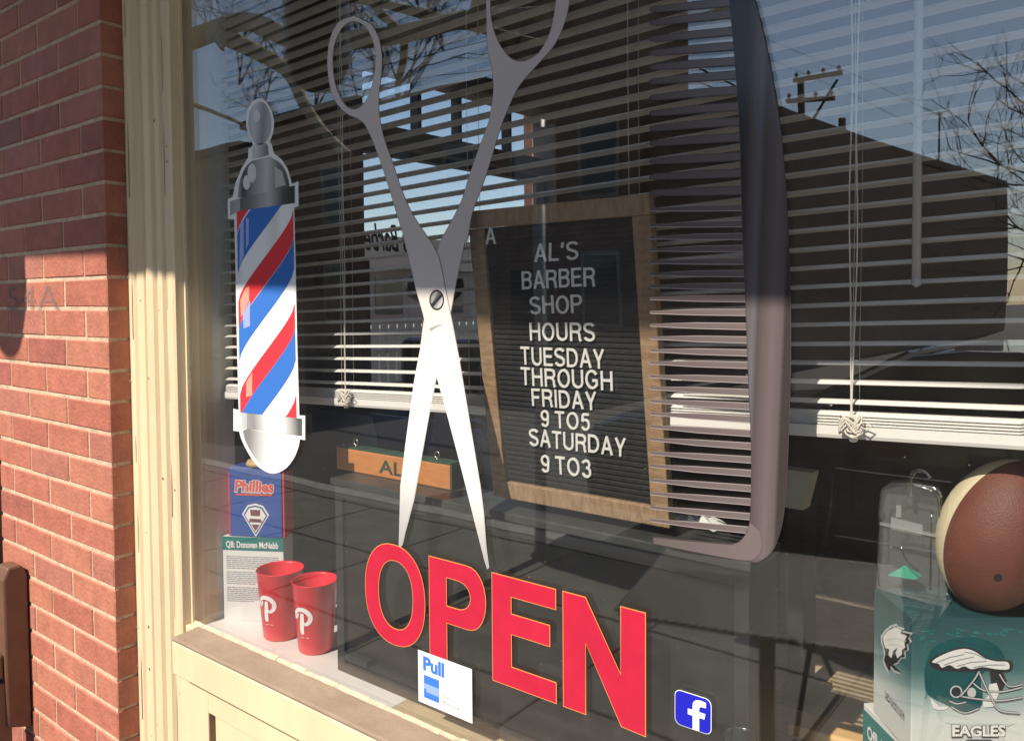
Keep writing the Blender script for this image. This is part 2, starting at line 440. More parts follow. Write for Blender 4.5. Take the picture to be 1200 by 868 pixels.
# unseen board added to throw the shadow on the upper part of the window
SUN = V((.035, 1.0, -.95)).normalized()
k = .95
a = 1.15; zc = 1.649+k*(a-.075)
cb = thing('shadow_canopy', (-.5, -.03, zc), 'thin flat board above the storefront, added out of view to cast the shadow line', 'shadow_canopy')
b = MB().use('shadow_canopy')
dz = lambda x: -.029*(x+1.79)
b.idx([(-2.46,-a,zc+dz(-2.46)),(1.6,-a,zc+dz(1.6)),(1.6,-.03,zc+.1+dz(1.6)),(-2.46,-.03,zc+.1+dz(-2.46)),
       (-2.46,-a,zc+.04+dz(-2.46)),(1.6,-a,zc+.04+dz(1.6)),(1.6,-.03,zc+.16+dz(1.6)),(-2.46,-.03,zc+.16+dz(-2.46))],
      [(0,1,2,3),(4,7,6,5),(0,4,5,1),(1,5,6,2),(2,6,7,3),(3,7,4,0)])
b.build('shadow_canopy_board', cb)
b = MB().use('signgrey'); b.tube([(-2.3,-1.1,zc+.06),(-2.3,-.03,zc+.75)], .01); b.build('stay_rod', cb)
b = MB().use('signgrey'); b.tube([(1.4,-1.1,zc-.06),(1.4,-.03,zc+.7)], .01); b.build('stay_rod', cb)

# unseen round lantern added so that its shadow falls on the pier
lx = -2.345; ly = -.95; lz = 1.449+.95*(.95-.075)
lt = thing('shadow_lantern', (lx, ly, lz), 'round lantern added out of view left of the brick pier to cast the rounded shadow', 'lantern')
b = MB().use('ironblack'); b.lathe((lx,ly,lz), [(0,0),(.05,.012),(.09,.045),(.112,.10),(.115,.16),(.112,.3),(.08,.36),(0,.38)], 32); b.build('lantern_body', lt)
b = MB().use('ironblack'); b.tube([(lx,ly,lz+.37),(lx,ly,lz+.6),(lx,-.1,lz+.6)], .012); b.build('hanging_arm', lt)

# =================================================================== WINDOW FRAME
wf = thing('shop_window', (-.4, 0, 0), 'large fixed shop window in a cream moulded wooden frame', 'window')
# fluted casing: profile in X/Y swept up
prof = [(-1.779,-.020),(-1.775,-.028),(-1.762,-.032),(-1.750,-.030),(-1.745,-.024),(-1.738,-.024),(-1.733,-.031),(-1.700,-.033),(-1.696,-.026),(-1.690,-.026),
        (-1.686,-.034),(-1.676,-.040),(-1.666,-.042),(-1.656,-.036),(-1.652,-.028),(-1.645,-.026),(-1.641,-.033),(-1.632,-.037),(-1.623,-.033),(-1.619,-.026),(-1.612,-.026),(-1.608,-.032),(-1.582,-.034),(-1.577,-.030)]
b = MB(); b.smooth = False
N = len(prof); zs = [0, .4, .8, 1.2, 1.6, 2.0, 2.6, 3.3]
for i in range(N-1):
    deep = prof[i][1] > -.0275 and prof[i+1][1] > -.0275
    b.use('crack_groove' if deep else 'cream')  # groove floors get a darker brown than the ribs
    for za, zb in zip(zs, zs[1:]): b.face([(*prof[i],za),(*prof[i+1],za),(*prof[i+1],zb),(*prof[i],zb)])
b.use('cream'); b.face([(-1.577,-.030,0),(-1.577,.05,0),(-1.577,.05,3.3),(-1.577,-.030,3.3)])
b.face([(-1.779,-.020,0),(-1.779,.05,0),(-1.779,.05,3.3),(-1.779,-.020,3.3)])
b.use('crack_groove')
for x_, y_ in ((-1.7415,-.0248),(-1.6925,-.0268),(-1.6485,-.0268),(-1.6155,-.0268),(-1.7545,-.0318),(-1.603,-.0336)):
    z_ = .2
    while z_ < 2.6:
        L_ = .03+.16*rnd(); w0 = .0004+.0012*rnd(); j_ = (rnd()-.5)*.0016
        b.face([(x_+j_-w0,y_,z_),(x_+j_+w0*.6,y_,z_-.004),(x_+j_+w0+(rnd()-.5)*.001,y_,z_+L_*.5),(x_+j_+w0*.3,y_,z_+L_),(x_+j_-w0*.7,y_,z_+L_*.6)])
        z_ += L_+(.02*rnd() if x_ > -1.75 and x_ < -1.61 else .25*rnd())
for i in range(26):
    x_ = random.choice([-1.767,-1.672,-1.59,-1.632,-1.715]); y_ = {-1.767:-.0335,-1.672:-.0425,-1.59:-.0348,-1.632:-.0375,-1.715:-.0335}[x_]; z_ = .5+1.7*rnd(); r_ = .0008+.0018*rnd()
    b.face([(x_+r_*math.cos(t)*(.7+.6*rnd()),y_-.0003,z_+1.6*r_*math.sin(t)) for t in [2*math.pi*k_/7 for k_ in range(7)]])
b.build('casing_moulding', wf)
b = MB().use('putty')
rag = []
for i in range(60): rag.append(.886+.0035*rnd())
for i in range(60):
    xa = -1.577+i*.042; b.idx([(xa,-.0125-.003*rnd(),.884),(xa+.042,-.0125-.003*rnd(),.884),(xa+.042,-.0062,rag[i]),(xa,-.0062,rag[i]),(xa,-.0062,.880),(xa+.042,-.0062,.880)],[(0,1,2,3),(3,2,5,4),(0,4,5,1)])
b.use('cream'); b.box(-1.5765,-1.5705,-.012,-.0063,.885,3.2)
b.build('glazing_putty', wf)
# sill
b = MB().use('sillworn')
b.idx([(-1.547,-.072,.880),(1.2,-.072,.880),(1.2,-.003,.8845),(-1.547,-.003,.8845),(-1.547,-.072,.872),(1.2,-.072,.872),(1.2,0,.872),(-1.547,0,.872)],
      [(0,1,2,3),(4,7,6,5),(0,4,5,1),(3,2,6,7),(0,3,7,4),(1,5,6,2)])
b.use('cream'); b.box(-1.547, 1.2, -.072, -.001, .806, .8718)
b.box(-1.5765,-1.5472,-.026,-.001,.806,.8835)
b.build('sill', wf, bevel=.003)
# apron panel below
b = MB().use('cream'); b.box(-1.5768, 1.2, -.024, .0, .0, .8055)
for x0 in (-1.47,): pass
b.use('cream')
b.box(-1.5768,-1.475,-.038,-.0245,0,.8053); b.box(-1.4748, 1.2,-.038,-.0245,.735,.8053); b.box(-1.4748,1.2,-.038,-.0245,0,.12)
b.use('crack_groove'); b.box(-1.475,-1.4725,-.0375,-.0246,.12,.735)  # thin dark brown strip along the inner edge of the stile
b.build('apron_panel', wf, bevel=.0015)
b = MB().use('pane'); b.box(-1.5768, 1.18, -.006, 0, .8846, 3.25); b.build('glass_pane', wf)
# inner jamb and head
b = MB().use('innerwhite'); b.box(-1.62, -1.5772, .0005, .098, .80, 3.25); b.box(1.1805, 1.2, .0005, .098, .8, 3.25); b.build('inner_jamb', wf)

# =================================================================== DECALS
# ---- barber pole
bp_c = XZ(310, 540)
pole = thing('barber_pole_decal', (bp_c[0], .002, XZ(318,554)[1]), 'red, white and blue barber pole sticker with chrome ends, near the left frame', 'window sticker')
ell = lambda cx, cy, rx, ry, a0=0, a1=360, n=28: [(cx+rx*math.cos(math.radians(a0+(a1-a0)*i/n)), cy+ry*math.sin(math.radians(a0+(a1-a0)*i/n))) for i in range(n+(0 if a1-a0 == 360 else 1))]
ball = [(296.5,169.5),(291,158),(288.2,144),(290,129),(296,119),(304,116.3),(312,119.5),(318.5,131),(320.8,146),(319,158),(315.5,167)]
ball = catmull(ball, 4)
right = [(317.5,167),(319,173),(321,180),(330,187),(337,198),(341,212),(342,216),(349.3,212.5),(349.6,241.5),(344.5,243.5)]
colr = [(346,300),(348,400),(350.6,486.5),(357.4,486.8),(357.4,515.5),(351.2,514.5)]
bot = catmull([(351.2,514.5),(349.5,524),(343.5,538),(333,550),(318.5,554.7),(303,547),(291.5,532),(283,515),(280.3,505.5)],5)
left = [(273.4,504.5),(273.4,478.6),(279.6,480.5),(277.5,400),(275.5,300),(274.4,256.5),(267,257),(266.7,233.5),(272.5,231),(276,214),(283,197),(290.5,185),(291,174),(294.5,173)]
outer = ball+right+colr+bot+left
b = MB(); decal(b, outer, 3, 'white'); b.build('white_backing', pole)
chrome = lambda n, xa, xb, y, st: gradmat(n, P(xa,y,0), P(xb,y,0), st)
cb1 = chrome('chrome_ball', 290, 320, 145, [(0,g(.20)),(.25,g(.42,(1,1,1.1))),(.4,g(.5,(1,1,1.1))),(.75,g(.22)),(1,g(.38))])
b = MB(); decal(b, ell(304.6,144.5,13.5,25.5), 2, cb1)
cd1 = chrome('chrome_dome', 276, 345, 220, [(0,g(.10)),(.12,g(.30)),(.2,g(.06)),(.35,g(.22)),(.6,g(.50)),(.8,g(.16)),(1,g(.08))])
decal(b, [(299,169),(311.5,168),(314,171),(315,182),(296,187),(296,175)], 2, chrome('chrome_neck',295,316,175,[(0,g(.15)),(.4,g(.55)),(1,g(.2))]))
decal(b, catmull([(296,188.5),(288,196),(281,212),(278.5,232)],4)+catmull([(340,224),(336.5,205),(329,192),(316,183.5)],4), 2, cd1)
decal(b, [(270,236),(281.5,232.5),(281.5,247.5),(270,252.5)], 1, chrome('chrome_tab',270,281,240,[(0,g(.06)),(.6,g(.30)),(1,g(.35))]))
decal(b, [(281.8,232.2),(345.5,217.5),(345.5,238),(281.8,247.2)], 1, chrome('chrome_band',282,346,232,[(0,g(.10)),(.25,g(.16)),(.6,g(.42)),(.85,g(.08)),(1,g(.05))]))
hl = mat('print_highlight', (.62,.6,.58), .4)
decal(b, ell(301,136,4.0,7), 1, hl); decal(b, ell(295.5,203,5,11), 1, hl); decal(b, ell(289.5,214,4.2,8.5), 0, hl)
decal(b, [(322,195),(331,201),(335,217),(323,220)], 1, mat('print_soft_light', (.42,.39,.37), .4))
b.build('chrome_top', pole)
b = MB()
decal(b, [(276.8,482.5),(289.8,484),(289.8,501.8),(276.8,499.8)], 1, chrome('chrome_low_tab',277,290,490,[(0,g(.2)),(.5,g(.72)),(1,g(.45))]))
decal(b, [(290,484.2),(354,490.3),(354,510.5),(290,501.8)], 1, chrome('chrome_low_band',290,354,495,[(0,g(.30)),(.2,g(.25,(1,.97,1))),(.55,g(.85)),(.75,g(.6)),(1,g(.10))]))
decal(b, [(284.5,504.5)]+catmull([(287,515),(294,529),(305,543),(318.5,550),(331,546.5),(341,536),(346.5,523),(348,513)],4)+[(290,502.2)], 2,
      gradmat('chrome_low_dome', P(282,508,0), P(345,530,0), [(0,g(.16)),(.25,g(.22,(1,.97,1))),(.6,g(.66)),(.85,g(.9)),(1,g(.8))]))
b.build('chrome_bottom', pole)
# stripes
b = MB()
TL, TR, BL_, BR_ = (277.3,247.8), (343.2,238.2), (281.6,483.2), (347.3,489.6)
ft = lambda u, v: (lambda a, c: (a[0]+(c[0]-a[0])*v, a[1]+(c[1]-a[1])*v))((TL[0]+(TR[0]-TL[0])*u, TL[1]+(TR[1]-TL[1])*u), (BL_[0]+(BR_[0]-BL_[0])*u, BL_[1]+(BR_[1]-BL_[1])*u))
whitegrad = gradmat('pole_white', P(280,360,0), P(347,360,0), [(0,g(.62)),(.18,g(.8)),(.55,g(.80)),(.72,g(.68,(1,.97,.92))),(.85,g(.8)),(1,g(.78))])
decal(b, [TL, TR, BR_, BL_], 2, whitegrad)
def stripe(y0, y1, m):
    n = 28; b.use(m)
    rise = 108
    for i in range(n):
        q = []
        for uu in (i/n, (i+1)/n):
            s = .5+math.asin(max(-1, min(1, 2*uu-1)))/math.pi; s = .55*s+.45*uu
            t_, b_ = ft(uu, 0), ft(uu, 1)
            x = t_[0]+(b_[0]-t_[0])*.5
            cl = lambda y: max(t_[1], min(b_[1], y))
            q.append((x, cl(y0-rise*s), cl(y1-rise*s), t_, b_))
        (xa, a0, a1, ta, ba), (xb, b0, b1, tb, bb) = q
        if a1-a0 < .01 and b1-b0 < .01: continue
        X_ = lambda y, t, bt: t[0]+(bt[0]-t[0])*(y-t[1])/(bt[1]-t[1])
        pts = [(X_(a0,ta,ba),a0),(X_(b0,tb,bb),b0),(X_(b1,tb,bb),b1),(X_(a1,ta,ba),a1)]
        b.face([G(px_, py_, 1) for px_, py_ in pts])
for y0, y1, m in [(240,274,'polered'),(277,321,'poleblue'),(354,386,'polered'),(387,423,'poleblue'),(463,492,'polered'),(492,530,'poleblue'),(570,600,'polered')]:
    stripe(y0, y1, m)
# printed gloss bars on the column
lr = mat('pole_red_light', (.80,.30,.22), .4); lb = mat('pole_blue_light', (.30,.36,.70), .4)
decal(b, [(282,262),(286,258),(286,300),(281,312)], 0, lb); decal(b, [(289,256),(292,256),(292,285),(289,292)], 0, lb)
decal(b, [(282,352),(288,338),(292.5,335),(292.5,352),(283,372)], 0, lr)
decal(b, [(285,368),(293.5,352),(293.5,382),(286,385)], 0, lb)
decal(b, [(289,448),(296,436),(296,463),(289,465)], 0, lr)
b.build('striped_column', pole)

# ---- scissors
sc = thing('scissors_decal', (XZ(520,660)[0], .002, XZ(520,660)[1]), 'giant open barber scissors sticker, grey handles and pale blades, over the letter O', 'window sticker')
hg = (.56,.50,.48)
sgrad = gradmat('scissor_print', P(512,300,0), P(512,660,0), [(0,hg),(.06,(.58,.52,.50)),(.16,(.60,.56,.53)),(.28,g(.66,(1,.98,.95))),(.70,g(.70,(1,.99,.98))),(.85,g(.46,(1,.98,.97))),(1,g(.27))])
sgrad2 = gradmat('scissor_print_back', P(512,300,0), P(512,660,0), [(0,(.52,.46,.45)),(.08,(.54,.48,.465)),(.20,(.58,.54,.51)),(.4,g(.72,(1,.99,.98))),(.66,g(.72)),(.83,g(.46,(1,.98,.97))),(1,g(.30))])
sdark = gradmat('scissor_edge', P(512,300,0), P(512,420,0), [(0,(.16,.13,.13)),(.5,(.30,.26,.25)),(1,(.55,.52,.50))])
c2 = lambda pts: [(350+x/2.8925, y/2.8925) for x, y in pts]
c6 = lambda pts: [(350+x/2.553, 280+y/2.553) for x, y in pts]
# left handle continuing into the right-hand blade (front piece)
Aout = catmull(c2([(190,53),(140,72),(110,120),(97,200),(105,290),(128,350),(165,388),(210,410),(236,445),(270,530),(300,620),(330,720),(355,800)]),4)[:-1]
Aout += c6([(310,-20),(332,70),(350,150),(372,225),(386,290),(408,395),(448,540),(490,700),(525,840)]) + [(567.5,655),(571,666.5),(573.2,665)]
Aout += [(572,655),(570,640)]+c6([(555,820),(545,740),(525,620),(500,470),(478,340),(462,255),(452,205),(441,150),(432,100),(420,50),(405,22)])
Aout += catmull(c2([(467,845),(430,790),(385,720),(350,640),(320,550),(292,470),(277,400),(273,330),(281,260),(284,190),(270,120),(240,72)]),4)[:-1]
Ain = catmull(c2([(188,75),(150,95),(124,150),(117,215),(127,290),(155,350),(188,370),(222,350),(248,290),(260,215),(254,150),(228,95)]),4,True)
Bout = catmull(c2([(637,-120),(633,-40),(635,60),(637,150),(650,215),(658,280),(655,340),(640,420),(610,500),(575,600),(550,680),(510,760)]),4)[:-1]
Bout += c6([(420,10),(405,60),(390,160),(372,250),(362,330),(345,420),(320,600),(303,740)])+[(467.3,628),(467,639),(469,641),(471.5,638)]
Bout += c6([(318,880),(345,780),(370,640),(395,500),(416,398),(440,300),(458,205),(470,140),(487,60),(500,0)])
Bout += catmull(c2([(562,860),(575,800),(590,720),(620,640),(650,550),(680,450),(710,370),(750,290),(820,210),(870,150),(905,70),(920,-10),(915,-90),(880,-160),(780,-190),(680,-165)]),4)
Bin = catmull(c2([(757,207),(712,190),(672,130),(652,50),(655,-40),(680,-110),(750,-150),(830,-130),(872,-60),(868,20),(850,110),(810,180)]),4,True)
def tess(mb, y, O, I):
    from mathutils.geometry import tessellate_polygon
    al = [V((x, y, z)) for x, z in O]+[V((x, y, z)) for x, z in I]
    tr = tessellate_polygon([[V((x, z, 0)) for x, z in O], [V((x, z, 0)) for x, z in I]])
    mb.idx(al, [tuple(t) for t in tr])
def ringed(mb, out, hole, lay, m, ins=0):
    O = [XZ(*p) for p in out]; I = [XZ(*p) for p in hole]
    if ins: O = inset(O, ins); I = inset(I, -ins)
    mb.use(m); tess(mb, DY+.0004*lay, O, I)
b = MB(); ringed(b, Bout, Bin, 4, sdark); ringed(b, Bout, Bin, 3, sgrad2, .0010); b.build('blade', sc)
b = MB(); ringed(b, Aout, Ain, 2, sdark); ringed(b, Aout, Ain, 1, sgrad, .0010)
decal(b, [(503,385),(511,381.5),(519,379.5),(511,383.5),(505,388)], 0, mat('blade_mark',(.34,.30,.28),.5)); b.build('blade', sc)
b = MB()
decal(b, ell(512.2,351.5,8.6,12), 0, 'blackmatte')
decal(b, ell(512.5,351.5,7,10), -.6, gradmat('screw_print', P(505,345,0), P(519,360,0), [(0,g(.12)),(.45,g(.30)),(.6,g(.07)),(1,g(.45))]))
decal(b, [(505.5,357),(517.5,344),(519.3,347),(508,360)], -1.1, 'printblack'); b.build('pivot_screw', sc)

# ---- comb
cm = thing('comb_decal', (XZ(850,650)[0], .002, XZ(850,655)[1]), 'giant dark grey barber comb sticker with teeth pointing left, right of the letter board', 'window sticker')
CT = (.52,.42,.42)
cgr = gradmat('comb_spine_print', P(868,300,0), P(927,300,0), [(0,g(.03)),(.10,g(.10,CT)),(.22,g(.19,CT)),(.36,g(.12,(.95,.9,1))),(.46,g(.14,CT)),(.75,g(.24,CT)),(.93,g(.19,CT)),(1,g(.08,CT))])
tg = gradmat('comb_tooth_print', P(760,400,0), P(875,400,0), [(0,g(.20,CT)),(.6,g(.24,CT)),(1,g(.27,CT))])
tedge = mat('comb_tooth_edge', (.34,.28,.28), .4); tdark = mat('comb_dark_edge', (.05,.04,.042), .4)
Ls = [(846,-70),(850,-30),(854,0),(860,62),(866,146),(869,250),(873,348),(875,402),(877.5,465),(880,527),(879.5,590),(878,611),(874,624),(866,634),(857,636.5)]
Rs = [(866,-70),(877,-30),(885,0),(896,42),(908,104),(917,167),(923,250),(926.5,345),(927,423),(925,490),(923,548),(920,590),(916,617),(908,641),(899,653),(887,659.5)]
spine = catmull(Ls,3)+[(764.6,628.2),(763.8,637.5)]+[(825,650),(865,657)]+catmull(Rs,3)[::-1]
b = MB(); decal(b, spine, 3, tdark)
q = inset([XZ(*p) for p in spine], .0010); decal(b, q, 2, cgr, px=False)
decal(b, [(766,629.6),(800,633),(857,638)]+catmull([(866,635.5),(874,627),(879.2,612)],4)+catmull([(890,622),(893,638),(889,650),(880,656.5)],4)+[(864,655.4),(825,648.4),(766,636.6)], 1, tg)
sdk = mat('comb_groove', (.07,.06,.075), .4); slt = mat('comb_shine', (.33,.27,.27), .35)
addr = lambda pts, w, m, lay: (b.use(m), [b.face([G(*p, lay) for p in quad]) for quad in [[(pts[i][0]-w/2,pts[i][1]),(pts[i][0]+w/2,pts[i][1]),(pts[i+1][0]+w/2,pts[i+1][1]),(pts[i+1][0]-w/2,pts[i+1][1])] for i in range(len(pts)-1)]])
b.build('spine', cm)
top = [(11.4,3),(27.2,16.5),(46.2,36.7),(62.5,54),(79.2,72),(95.7,88),(114.6,105.7),(133.2,124.7),(150.7,142.4),(168.4,160.8),(189.3,183.6),(207.5,203),(226.5,223.5)]
low = [(246,243.5),(264.6,262.5),(278.8,277.5),(293,291.5),(307.4,306.5),(321.5,321),(336,336),(350,350.5),(366,366.5),(381,383),(396,398.8),(410.8,413.9),(425.3,428.5),(441.2,445.6),(454.7,460.5),(470,476.6),(484.6,491.8),(499.8,508.2),(514.6,523.4),(530.8,539.3),(545.6,555.1),(562.7,572.8),(578,588.7),(594.4,605.8),(609.5,621.5)]
top = [(-6,-16),(-24,-35)] + top
b = MB(); nt_ = 0
sx = lambda y: [x for x in [Ls[i][0]+(Ls[i+1][0]-Ls[i][0])*(y-Ls[i][1])/(Ls[i+1][1]-Ls[i][1]) for i in range(len(Ls)-3) if Ls[i][1] <= y <= Ls[i+1][1]]][0]
teeth = []
for yt, yr in top:
    xr = sx(max(-65, yr))+2
    bt = MB(); mid = (yt*.45+yr*.55)
    decal(bt, [(760,yt),(762,yt-3),(768,yt-4.2),(812,mid-5.2),(xr,yr-5.6),(xr,yr+5.2),(812,mid+5.0),(768,yt+3.4),(762,yt+2.4)], 4, tdark)
    decal(bt, [(761,yt),(763,yt-2.4),(768,yt-3.4),(812,mid-4.4),(xr,yr-4.6),(xr,yr+4),(812,mid+4),(768,yt+2.6),(763,yt+1.8)], 3.4, tg)
    bt.build('tooth', cm)
for yt, yr in low:
    xr = sx(yr)+2; bt = MB(); mid = (yt+yr)/2
    decal(bt, [(761.5,yt-1.6),(815,mid-4.2),(xr,yr-4.6),(xr,yr+3.8),(815,mid+3.2),(761.5,yt+1.6)], 4, tedge)
    decal(bt, [(761.8,yt-1.6),(815,mid-3.6),(xr,yr-3.9),(xr,yr+2.8),(815,mid+2.2),(761.8,yt+.8)], 3.4, tg)
    bt.build('tooth', cm)

# ---- OPEN
op = thing('open_lettering', (XZ(600,760)[0], .002, XZ(600,780)[1]), 'red window letters reading OPEN with thin orange outline below the scissors', 'lettering')
ZT, ZB = 1.1555, .9955; X_of = lambda px, y=730: XZ(px, y)[0]
def letter(polys, holes=()):
    b = MB()
    for lay, m, ins in ((3, 'orange', 0), (2, 'red', .0013)):
        for p in polys:
            q = inset(p, ins) if ins else p
            b.use(m); y = DY+.0004*lay
            if holes: tess(b, y, q, inset(holes[0], -ins) if ins else holes[0])
            else: b.face([(x, y, z) for x, z in q])
    b.build('letter', op)
def sel(xa, xb, za, zb, n=56, pw=2.25):
    o = []
    for i in range(n):
        t = 2*math.pi*i/n; c, s = math.cos(t), math.sin(t)
        o.append(((xa+xb)/2+(xb-xa)/2*math.copysign(abs(c)**(2/pw), c), (za+zb)/2+(zb-za)/2*math.copysign(abs(s)**(2/pw), s)))
    return o
xo = [X_of(q, 690) for q in (427.8, 443.9, 483.3, 498)]
letter([sel(xo[0], xo[3], ZB-.002, ZT+.003)], [sel(xo[1], xo[2], ZB+.026, ZT-.024)])
x0, x1, x2, x3 = [X_of(q, 690) for q in (502.6, 523.4, 550.7, 569.5)]
zi0 = XZ(523.6, 709)[1]; zi1 = XZ(523.6, 677)[1]; zo0 = XZ(523.4, 730)[1]
bow = lambda xa, xb, za, zb, n=14: [(xa+(xb-xa)*abs(math.sin(math.pi*i/n))**.85 if 0 < i < n else xa, za+(zb-za)*(1-math.cos(math.pi*i/n))/2) for i in range(n+1)]
letter([[(x0,ZB),(x1,ZB),(x1,zo0)]+bow(x2-.008,x3,zo0,ZT)+[(x0,ZT)]], [[(x1,zi0)]+bow(x1+.020,x2,zi0,zi1)+[(x1,zi1)]])
x0, x1, x2, x3 = [X_of(q, 730) for q in (576.4, 599.5, 651.8, 644.6)]
e1 = XZ(600,697.5)[1]; e2 = XZ(600,719)[1]; e3 = XZ(600,749.5)[1]; e4 = XZ(600,777.5)[1]
e1 = ZT-.0295; e2 = e1-.023; e3 = e2-.031; e4 = e3-.0385+.0; e4 = ZB+.0305
letter([[(x0,ZB),(x2,ZB),(x2,e4),(x1,e4),(x1,e3),(x3,e3),(x3,e2),(x1,e2),(x1,e1),(x2,e1),(x2,ZT),(x0,ZT)]])
n0, n1, n2, n3, n4, n5 = [X_of(q, 760) for q in (659.4, 686.5, 687.0, 727.5, 756.9, 726.8)]
letter([[(n0,ZB),(n1,ZB),(n1,ZT-.064),(n3,ZB+.0015),(n4,ZB+.0),(n4,ZT),(X_of(726.8,710),ZT),(X_of(726.8,710),ZT-.088),(n1-.000,ZT),(n0,ZT)]])

# ---- pull sticker
ps = thing('pull_sticker', (XZ(520,840)[0], .001, XZ(520,842)[1]), 'white rectangular sticker reading Pull with a blue square, overlapping the letter P', 'window sticker')
zt, zb = 1.0020, .9200; xl, xr = XZ(491,757)[0], XZ(554.3,800)[0]; DY = -.0098
b = MB(); b.use('white'); b.prism([(xl,DY,zb),(xr,DY,zb),(xr,DY,zt),(xl,DY,zt)], (0,.0003,0)); b.build('sticker_sheet', ps)
W_, H_ = xr-xl, zt-zb
b = MB(); pt = lambda u, v: (xl+W_*u, DY-.0003, zb+H_*v)
sq = lambda mb, u0, u1, v0, v1, m, y=DY-.0003: (mb.use(m), mb.face([(xl+W_*u0,y,zb+H_*v0),(xl+W_*u1,y,zb+H_*v0),(xl+W_*u1,y,zb+H_*v1),(xl+W_*u0,y,zb+H_*v1)]))
sq(b,.11,.40,.12,.56,'pullblue'); sq(b,.11,.40,.30,.40,'paleblue',DY-.0005); sq(b,.16,.40,.24,.32,'paleblue',DY-.0006)
b.build('blue_square', ps)
b = MB(); text_into(b, 'Pull', pt(.10,.66), (1,0,0), (0,0,1), W_*.40, H_*.26, 'pullblue', (0,0,0), bold=.045)
b.build('lettering', ps); b = MB()
text_into(b, 'Now', pt(.45,.26), (1,0,0), (0,0,1), W_*.15, H_*.065, 'greyprint', (0,0,0))
text_into(b, 'Welcome', pt(.45,.14), (1,0,0), (0,0,1), W_*.33, H_*.075, 'greyprint', (0,0,0)); b.build('small_print', ps)

DY = -.0085
# ---- blue f sticker
fs = thing('blue_f_sticker', (XZ(812,860)[0], .001, XZ(812,862)[1]), 'rounded royal blue square sticker with a white letter f, right of the letter N', 'window sticker')
zt, zb = XZ(795,807)[1], XZ(795,848)[1]; xl, xr = XZ(791,820)[0], XZ(834,840)[0]
def rrect(x0, x1, z0, z1, r, n=6):
    o = []
    for cx, cz, a in ((x1-r,z0+r,-90),(x1-r,z1-r,0),(x0+r,z1-r,90),(x0+r,z0+r,180)):
        for i in range(n+1): t = math.radians(a+90*i/n); o.append((cx+r*math.cos(t), cz+r*math.sin(t)))
    return o
b = MB(); decal(b, rrect(xl,xr,zb,zt,.008), 1, 'printwhite', px=False); decal(b, rrect(xl+.0008,xr-.0008,zb+.0008,zt-.0008,.0075), 0, 'fbblue', px=False); b.build('sticker_sheet', fs)
b = MB(); W_, H_ = xr-xl, zt-zb
f = lambda u, v: (xl+W_*u, zb+H_*v)
decal(b, [f(*q) for q in [(.50,.02),(.68,.02),(.68,.40),(.82,.40),(.845,.56),(.68,.56),(.68,.66),(.72,.72),(.86,.73),(.86,.88),(.70,.895),(.58,.86),(.51,.77),(.50,.66),(.50,.56),(.37,.56),(.37,.40),(.50,.40)]], -1, 'white', px=False)
b.build('letter', fs)

# =================================================================== BLINDS
BLY = .085
xbl, xbr = -1.572, -.112
slope = .0335
zref = lambda x: 1.432+slope*(x+.121)         # lowest free slat
bl = thing('venetian_blind', (-.85, BLY, zref(-.85)-.05), 'white horizontal slat blind hanging half open behind the window stickers', 'window blind')
b = MB().use('slat'); b.smooth = True
def slat(mb, dz, tilt=.03, sag=0, jx=0):
    n = 6; w = .025
    cols = []; xs = [xbl+jx, xbl+.004, -1.2, -.85, -.5, xbr-.004, xbr]
    for xi, x in enumerate(xs):
        r = []; ww = w*(.55 if xi in (0, 6) else 1)
        for k in range(n+1):
            t = k/n-.5; r.append((x, BLY+ww*t, zref(x)+dz-tilt*ww*t+.0045*(1-4*t*t)-sag*math.sin(math.pi*(x-xbl)/(xbr-xbl))))
        cols.append(r)
    m = n+1; pts = [p for c in cols for p in c]; pts2 = [(x, y, z-.0005) for x, y, z in pts]
    L = len(pts); F = []
    for c in range(6):
        for k in range(n):
            q = (c*m+k, (c+1)*m+k, (c+1)*m+k+1, c*m+k+1); F.append(q); F.append(tuple(i+L for i in q[::-1]))
    mb.idx(pts+pts2, F)
for i in range(52): slat(b, i*.02265+(rnd()-.5)*.0006, .03+(rnd()-.5)*.06, jx=(rnd()-.5)*.004)
so = b.build('slats', bl)
b = MB().use('slat'); b.smooth = False
for i in range(4):
    slat(b, -.0135-.0035*i, .0)
b.idx([(x, BLY+dy, zref(x)+dz_) for x in (xbl, xbr) for dy, dz_ in ((-.0125,-.040),(.0125,-.040),(.014,-.036),(.0135,-.0255),(-.0135,-.0255),(-.014,-.036))],
      [(0,1,2,3,4,5),(11,10,9,8,7,6)]+[(i,(i+1)%6,(i+1)%6+6,i+6) for i in range(6)])
b.build('bottom_rail', bl)
b = MB().use('slat'); b.box(xbl, xbr, BLY-.02, BLY+.02, 2.62, 2.66); b.build('head_rail', bl)
def cordx(px, y): return P(px, y, BLY-.014).x
for px_, y_ in ((401,400),(549,200),(738,200),(1003,300)):
    x = cordx(px_, y_)
    b = MB().use('cord')
    for dx, dy in ((-.002,-.0140),(-.002,.0140)):
        pts = [(x+dx+.0008*math.sin(j*1.3), BLY+dy, 2.62-(2.62-(zref(x)-.012))*j/14) for j in range(15)]; b.tube(pts, .00042, 5)
    b.build('ladder_cord', bl)
